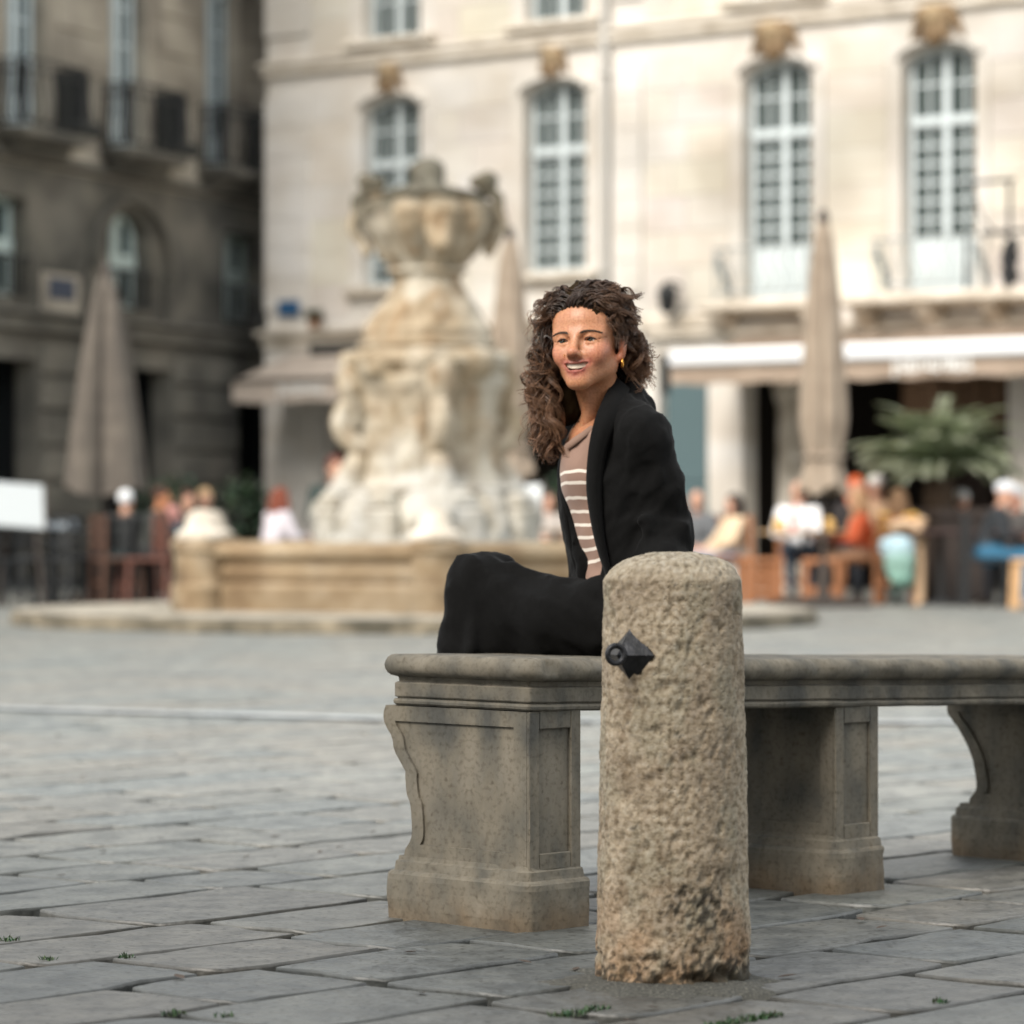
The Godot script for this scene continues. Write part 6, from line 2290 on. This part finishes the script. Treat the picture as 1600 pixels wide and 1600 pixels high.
func build_terrace() -> void:
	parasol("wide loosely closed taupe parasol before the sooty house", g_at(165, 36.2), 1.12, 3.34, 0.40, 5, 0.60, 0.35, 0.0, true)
	parasol("slim closed taupe parasol behind the fountain, beside the woman's hair", g_at(797, 38.0), 1.3, 3.85, 0.27, 8, 0.30, 1.2, 1.6)
	parasol("tall closed taupe parasol standing in front of the cafe awnings", g_at(1287, 34.6), 1.12, 3.74, 0.25, 8, 0.30, 2.0, 1.45)
	var wood := plain("chair_wood", s255(158, 106, 70), 0.55)
	var black := plain("black_rattan", s255(30, 33, 35), 0.7)
	var grp := "wooden chairs on the cafe terrace"
	# right terrace
	wood_stool(g_at(1187, 35.4), 0.2, "orange slatted wooden stool left of the man in white", wood, true)
	wood_stool(g_at(1284, 35.2), -0.1, "orange open wooden stool in front of the small tan table", wood, false)
	wood_chair(g_at(1247, 36.4), 0.0, "wooden chair under the man in the white shirt", wood, grp)
	wood_chair(g_at(1345, 35.8), -PI / 2, "wooden chair under the woman in orange", wood, grp)
	wood_chair(g_at(1404, 35.5), PI - 0.3, "wooden chair under the person in the yellow top", wood, grp)
	wood_chair(g_at(1137, 36.6), -PI / 2 + 0.3, "wooden chair under the woman in the cream sweater", wood, grp)
	wood_chair(g_at(1092, 37.2), -0.4, "wooden chair under the bald man in grey", wood, grp)
	wood_chair(g_at(1538, 34.6), PI / 2, "dark metal chair under the man in jeans", black, "dark terrace chairs")
	wood_chair(g_at(1618, 33.6), -PI / 2, "pale wooden chair cut by the picture's edge, before the man in jeans", plain("pale_wood", s255(204, 164, 118), 0.6), grp)
	sitter("bald man in a grey top, sitting next to the woman in cream", g_at(1090, 37.2), -0.4, {"top": lin(92, 96, 98), "hair": "bald", "size": 0.88, "arms": "lap"})
	sitter("woman with dark hair and cream sweater, knees turned towards the bench", g_at(1137, 36.6), -PI / 2 + 0.35, {"top": lin(214, 190, 160), "hair": "long", "hair_color": lin(48, 36, 30), "leg": lin(140, 146, 158), "size": 0.85, "lean": -0.15, "look": 0.5, "arms": "lap"})
	sitter("bald man in a white shirt facing the square at a small table", g_at(1248, 36.4), 0.0, {"top": lin(236, 236, 236), "hair": "bald", "leg": lin(52, 66, 80), "shoe": lin(190, 170, 150), "size": 0.95})
	sitter("woman in an orange top with long fair hair, turned to the man in white", g_at(1348, 35.8), -PI / 2, {"top": lin(200, 92, 54), "hair": "long", "hair_color": lin(176, 140, 104), "leg": lin(150, 120, 96), "size": 0.88, "lean": 0.1})
	sitter("person in a yellow top and mint trousers, back to the square", g_at(1404, 35.5), PI - 0.3, {"top": lin(214, 172, 86), "hair": "long", "hair_color": lin(130, 100, 72), "leg": lin(150, 196, 188), "size": 0.88, "short": true})
	sitter("person with red hair behind the tall parasol", g_at(1338, 37.8), 0.2, {"top": lin(40, 38, 38), "hair": "long", "hair_color": lin(190, 84, 36), "size": 1.0})
	sitter("person with white hair, behind the woman in orange", g_at(1370, 37.0), -0.3, {"top": lin(170, 140, 112), "hair": "cap", "hair_color": lin(214, 208, 206), "size": 1.0})
	sitter("man in a dark jacket and blue jeans with a pale cap, side on", g_at(1545, 34.6), PI / 2 - 0.15, {"top": lin(38, 42, 44), "leg": lin(44, 98, 128), "hair": "cap", "hair_color": lin(206, 210, 214), "shoe": lin(200, 180, 164), "lean": 0.28, "look": -0.6, "reach": -0.02, "size": 0.93})
	sitter("person with a white cap beside the palm planter, facing the square", g_at(1503, 36.6), 0.1, {"top": lin(110, 78, 66), "hair": "cap", "hair_color": lin(206, 208, 206), "size": 0.88})
	sitter("person in black with red face, at the right edge of the terrace", g_at(1588, 35.4), -0.6, {"top": lin(66, 62, 60), "hair": "cap", "hair_color": lin(196, 200, 204), "skin": Color(0.55, 0.25, 0.16), "size": 0.9})
	var tt := plain("tan_tabletop", s255(176, 146, 110), 0.5)
	var tgrp := "small cafe tables"
	cafe_table(g_at(1256, 35.7), "small tan table in front of the man in the white shirt", tt, black, tgrp)
	cafe_table(g_at(1470, 35.2), "small dark table beside the palm planter", plain("dark_tabletop", s255(60, 40, 38), 0.5), black, tgrp)
	cafe_table(g_at(1590, 34.7), "dark table in front of the man in jeans", plain("dark_tabletop", s255(60, 40, 38), 0.5), black, tgrp)
	for k in 2:
		var pl := MB.new()
		pl.lathe(Vector3.ZERO, [Vector2(0.05, 0), Vector2(0.06, 0.02), Vector2(0.055, 0.09), Vector2(0.04, 0.12), Vector2(0.0, 0.13)], 14)
		var o := obj("brass_cup", pl, plain("brass_gold", s255(226, 182, 104), 0.35, 0.2), self)
		o.position = g_at([1218, 1295][k], 35.55) + Vector3(0, 0.73, 0)
		tag(o, ["gold coloured cup on the left of the tan table", "gold coloured cup on the right of the tan table"][k], "cup", "cups on the tan table")
	var gl := MB.new()
	gl.lathe(Vector3.ZERO, [Vector2(0.03, 0), Vector2(0.035, 0.16), Vector2(0.015, 0.2), Vector2(0.014, 0.27)], 12)
	var bo := obj("pink_bottle", gl, plain("pink_glass", s255(206, 120, 112), 0.2), self)
	bo.position = g_at(1240, 35.5) + Vector3(0, 0.73, 0)
	tag(bo, "pink drink bottle standing on the tan table", "bottle")
	var bag := thing("mint_bag", "mint green and pale blue bag hanging on the chair of the person in yellow", "bag", g_at(1406, 35.1), 0.1)
	var bf := Field.new()
	bf.ell(Vector3(0, 0.42, 0), Vector3(0.16, 0.14, 0.09), 0.06, lin(140, 176, 164))
	bf.ell(Vector3(-0.02, 0.58, 0), Vector3(0.19, 0.10, 0.08), 0.05, lin(178, 206, 216))
	bf.ell(Vector3(0.02, 0.28, 0), Vector3(0.13, 0.10, 0.07), 0.05, lin(120, 160, 146))
	bf.bump = func(p: Vector3) -> float: return noise.get_noise_3d(p.x * 9.0, p.y * 9.0, p.z * 9.0) * 0.03
	var bm := MB.new()
	bf.build(bm, 0.02, Vector3(-0.3, 0.1, -0.2), Vector3(0.3, 0.75, 0.2), 0.02)
	obj("bag_cloth", bm, plain("figure", Color.WHITE, 0.8, 0.0, true), bag)
	# pale cane post and rail beside the planter
	var cane := thing("cane_screen", "pale cane frame standing beside the dark planter", "screen", g_at(1438, 35.2))
	var cf := MB.new()
	cf.tube([Vector3(0.0, 0.0, 0), Vector3(0.0, 0.62, 0), Vector3(-0.04, 0.78, 0), Vector3(-0.16, 0.80, 0), Vector3(-0.30, 0.76, 0)], [0.05, 0.055, 0.06, 0.06, 0.05], 10)
	cf.tube([Vector3(-0.02, 0.74, 0), Vector3(0.03, 0.86, 0.02)], 0.05, 8)
	obj("frame", cf, plain("cane", s255(200, 170, 138), 0.7), cane)
	# palm in its planter
	var plr := thing("planter", "large dark square planter holding the palm on the right terrace", "planter", g_at(1492, 36.4), 0.3)
	for q in [[0.0, 0.85, 0.62], [0.85, 0.95, 0.70]]:
		var pm := MB.new()
		pm.box(Vector3(0, (q[0] + q[1]) / 2, 0), Vector3(q[2], q[1] - q[0], q[2]), 0.015)
		obj("box" if q[0] == 0.0 else "rim", pm, plain("planter_brown", s255(64, 54, 48), 0.7), plr)
	var palm := thing("palm", "bushy palm with arching green fronds in the dark planter", "plant", g_at(1468, 36.4) + Vector3(0, 0.95, 0))
	var tk := MB.new()
	tk.lathe(Vector3.ZERO, [Vector2(0.14, 0), Vector2(0.17, 0.12), Vector2(0.13, 0.3), Vector2(0.05, 0.36)], 14)
	obj("trunk", tk, plain("palm_trunk", s255(70, 56, 42), 0.9), palm)
	var lv := plain("palm_leaf", Color.WHITE, 0.38, 0.0, true)
	lv.backlight_enabled = true
	lv.backlight = Color(0.25, 0.3, 0.2)
	for k in 84:
		var an := TAU * k * 0.381966
		var up := rr(0.35, 1.5)
		var l := rr(0.75, 1.05)
		var dir := Vector3(cos(an), 0, sin(an))
		var fr := MB.new()
		var base := Vector3(0, 0.30, 0)
		var prev := base
		var tone := rr(0.8, 1.25)
		var cs := [base]
		var steps := 13
		for s in steps:
			var u := (s + 1) / float(steps)
			var el := up - u * u * 1.1
			prev = prev + (dir * cos(el) + Vector3.UP * sin(el)) * l / steps
			cs.append(prev)
		fr.col = lin(92, 104, 70) * tone
		fr.tube(cs, 0.008, 4, false)
		for s in range(1, steps + 1):
			var tg: Vector3 = (cs[s] - cs[s - 1]).normalized()
			var sd := tg.cross(Vector3.UP).normalized()
			for e in [-1.0, 1.0]:
				for half in 2:
					fr.col = lin(134 + 60 * s / steps, 152 + 46 * s / steps, 118 + 56 * s / steps) * tone
					leaf(fr, cs[s - 1].lerp(cs[s], half * 0.5), (sd * e * 0.8 + tg * 0.75 + Vector3.UP * 0.18).normalized(), 0.22 * (1.0 - 0.55 * s / steps) + 0.03, 0.021)
		obj("frond", fr, lv, palm)
	# left terrace
	var lg := "black chairs on the left terrace"
	for q in [[30, 34.8, 0.4, "outermost black chair beside the white menu board"], [95, 35.0, 2.8, "black chair in front of the wide parasol, left one"], [150, 35.6, -2.2, "black chair in front of the wide parasol, right one"], [60, 37.0, 0.2, "black chair behind the table with plates"], [130, 37.6, 1.0, "black chair against the sooty house"], [198, 35.75, 2.9, "black chair under the white haired person"], [240, 35.6, 1.3, "black chair under the person in the dark coat"]]:
		wood_chair(g_at(q[0], q[1]), q[2], q[3], black, lg)
	wood_chair(g_at(182, 35.0), 2.0, "brown wooden chair in front of the white haired person", plain("red_wood", s255(84, 58, 44), 0.6), grp)
	wood_chair(g_at(222, 35.0), -1.2, "reddish wooden chair beside the person in the dark coat", plain("rose_wood", s255(104, 66, 54), 0.6), grp)
	cafe_table(g_at(78, 35.8), "black table with plates left of the wide parasol", black, black, tgrp)
	cafe_table(g_at(150, 36.8), "black table below the wide parasol", black, black, tgrp)
	var pm2 := MB.new()
	for k in 3:
		pm2.lathe(Vector3(-0.18 + 0.18 * k, 0, 0.05 * k), [Vector2(0.06, 0), Vector2(0.10, 0.02), Vector2(0.10, 0.05 + 0.03 * k)], 14)
	var pl2 := obj("plate_stack", pm2, plain("china", s255(150, 160, 168), 0.3), self)
	pl2.position = g_at(78, 35.7) + Vector3(0, 0.73, 0)
	tag(pl2, "pale plates and bowls on the black table", "plates")
	menu_board(g_at(16, 34.6), 0.55, "big white menu board tilted on a dark easel, at the left edge", 0.68, 0.44, -0.18)
	menu_board(g_at(806, 36.2), -0.3, "white menu board standing behind the fountain beside the woman", 0.55, 0.42, 0.12)
	sitter("white haired person in a dark jacket seen from behind, on the left terrace", g_at(196, 35.7), 2.9, {"top": lin(46, 48, 48), "hair": "short", "hair_color": lin(226, 230, 232), "leg": lin(60, 74, 76), "size": 0.87})
	sitter("person in a dark grey coat leaning forward, left of the basin", g_at(236, 35.6), 1.3, {"top": lin(52, 54, 52), "hair": "short", "hair_color": lin(60, 36, 24), "skin": Color(0.46, 0.20, 0.10), "leg": lin(24, 26, 28), "lean": 0.2, "size": 0.9})
	sitter("small person in a blue jacket next to the basin", g_at(268, 35.9), 2.2, {"top": lin(30, 92, 112), "hair": "bald", "skin": Color(0.62, 0.30, 0.26), "leg": lin(22, 24, 28), "size": 0.76})
	sitter("fair haired person seen over the left dome of the basin", g_at(320, 37.6), 0.1, {"top": lin(96, 92, 84), "hair": "short", "hair_color": lin(190, 160, 120), "size": 0.90})
	sitter("person half hidden behind the left dome of the basin", g_at(292, 39.0), 0.6, {"top": lin(70, 60, 56), "hair": "short", "hair_color": lin(64, 40, 32), "size": 0.90})
	sitter("woman with long red hair and a white top, leaning back behind the basin", g_at(428, 37.0), 2.2, {"top": lin(206, 200, 206), "hair": "long", "hair_color": lin(120, 62, 44), "lean": 0.15, "size": 0.90})
	sitter("man in a white shirt and dark jacket, between fountain and woman", g_at(856, 37.6), 0.2, {"top": lin(176, 168, 160), "hair": "short", "hair_color": lin(70, 60, 54), "size": 0.88})
	sitter("person in dark green beside the fountain shaft, before the shop", g_at(524, 38.6), 0.3, {"top": lin(44, 60, 58), "hair": "short", "hair_color": lin(90, 52, 40), "size": 1.18})
	cafe_table(g_at(868, 36.8), "small tan table in front of the man in the dark jacket", tt, black, tgrp)
	for q in [[280, 40.0, "dark green potted bush left behind the basin"], [372, 39.6, "dark green potted bush behind the basin, by the red haired woman"], [240, 41.0, "dark green potted bush against the sooty house"], [880, 40.0, "dark green bush behind the woman's back, by the cafe wall"]]:
		shrub(g_at(q[0], q[1]), q[2])

func menu_board(where: Vector3, turn: float, label: String, w: float, h: float, slant: float) -> void:
	var t := thing("menu_board", label, "menu board", where, turn, "white menu boards")
	var b := MB.new()
	var bs := Basis(Vector3(0, 0, 1), slant * 0.4) * Basis(Vector3.RIGHT, -0.25)
	b.box(Vector3(0, 0.98, 0.02), Vector3(w, h, 0.03), 0.006, bs)
	obj("panel", b, plain("board_white", s255(200, 206, 207), 0.5), t)
	var f := MB.new()
	for e in [-1.0, 1.0]:
		f.bar(bs * Vector3(e * (w / 2 + 0.012), -h / 2 - 0.02, 0) + Vector3(0, 0.98, 0.02), bs * Vector3(e * (w / 2 + 0.012), h / 2 + 0.02, 0) + Vector3(0, 0.98, 0.02), 0.03, 0.05)
		f.bar(Vector3(e * w * 0.4, 0.0, 0.18), Vector3(e * w * 0.35, 0.85, 0.03), 0.03, 0.03)
	f.bar(Vector3(0, 0.0, -0.3), Vector3(0, 0.9, -0.03), 0.03, 0.03)
	obj("easel", f, plain("dark_pole", s255(62, 54, 48), 0.6), t)

func shrub(where: Vector3, label: String) -> void:
	var t := thing("potted_bush", label, "bush", where, rr(0, 6), "potted bushes on the terrace")
	var p := MB.new()
	p.lathe(Vector3.ZERO, [Vector2(0.18, 0), Vector2(0.25, 0.4), Vector2(0.22, 0.4)], 16)
	obj("pot", p, plain("planter_brown", s255(64, 54, 48), 0.7), t)
	var f := MB.new()
	for k in 900:
		var d := Vector3(rr(-1, 1), rr(-1, 1), rr(-1, 1))
		if d.length() > 1.0:
			continue
		var c := Vector3(d.x * 0.40, 0.85 + d.y * 0.48, d.z * 0.40)
		f.col = lin(rr(34, 58), rr(52, 76), rr(38, 52))
		leaf(f, c, (d + Vector3(rr(-1, 1), rr(-0.3, 1), rr(-1, 1))).normalized(), rr(0.07, 0.13), 0.05)
	obj("foliage", f, plain("leaf_vc", Color.WHITE, 0.6, 0.0, true), t)

# ------------------------------------------------------------------ small things on the ground
func build_small_things() -> void:
	var gm := plain("leaf_vc", Color.WHITE, 0.6, 0.0, true)
	var spots := [[905, 1583, 60, 60], [1165, 1596, 80, 110], [12, 1470, 14, 14], [195, 1497, 10, 14], [75, 1500, 8, 10], [1470, 1566, 10, 10], [270, 1585, 16, 12], [350, 1590, 14, 10]]
	var g := MB.new()
	for q in spots:
		var c := at(q[0], q[1], ground_d(q[1]))
		for k in q[3] * 3:
			var p: Vector3 = c + Vector3(0.645, 0, -0.764) * rr(-1, 1) * q[2] / 850.0 + Vector3(0.764, 0, 0.645) * rr(-1, 1) * 0.014
			p.y = -0.004
			g.col = lin(rr(36, 62), rr(62, 88), rr(34, 50))
			var h := rr(0.006, 0.020)
			leaf(g, p, Vector3(rr(-0.6, 0.6), 1.0, rr(-0.6, 0.6)).normalized(), h, 0.0035)
	var go := obj("grass", g, gm)
	go.set_meta("kind", "stuff")
	go.set_meta("label", "short grass growing in the joints of the paving")
	var leaves := [[95, 1371], [250, 1312], [583, 1302], [385, 1341], [160, 1333], [530, 1326], [500, 1334], [430, 1310], [1378, 1453], [985, 1600], [900, 1518], [945, 1517], [280, 1531], [1020, 1578], [640, 1492], [820, 1507], [90, 1150], [210, 1141], [285, 1190], [130, 1216], [660, 1556], [1230, 1530], [1345, 1440], [1420, 1412]]
	for q in leaves:
		var mb := MB.new()
		var s := rr(0.012, 0.022)
		var rows := []
		for a in 5:
			var row := []
			for b in 3:
				var u := a / 4.0
				var w := sin(PI * clampf(u, 0.06, 0.94)) * 0.45
				row.append(Vector3((b - 1) * w * s, 0.004 + 0.25 * s * absf(b - 1) * w + 0.2 * s * u * u, (u - 0.5) * s * 1.6))
			rows.append(row)
		mb.grid(rows, false, true)
		var o := obj("fallen_leaf", mb, plain("dead_leaf", s255(66, 54, 44), 0.8), self)
		o.position = at(q[0], q[1], ground_d(q[1]))
		o.rotation.y = rr(0, TAU)
		var spot := "small dry leaf on the grey slabs in the left foreground"
		if q[1] < 1240:
			spot = "tiny dry leaf far out on the open paving, level with the bench"
		elif q[0] > 1190:
			spot = "small dry leaf on the paving right of the bollard, by the bench pedestals"
		elif q[0] > 860:
			spot = "small dry leaf on the paving close to the bollard foot"
		elif q[0] > 600:
			spot = "small dry leaf on the paving in front of the first bench pedestal"
		elif q[1] < 1350:
			spot = "small dry leaf on the paving left of the first bench pedestal"
		tag(o, spot, "leaf", "dry leaves on the paving")
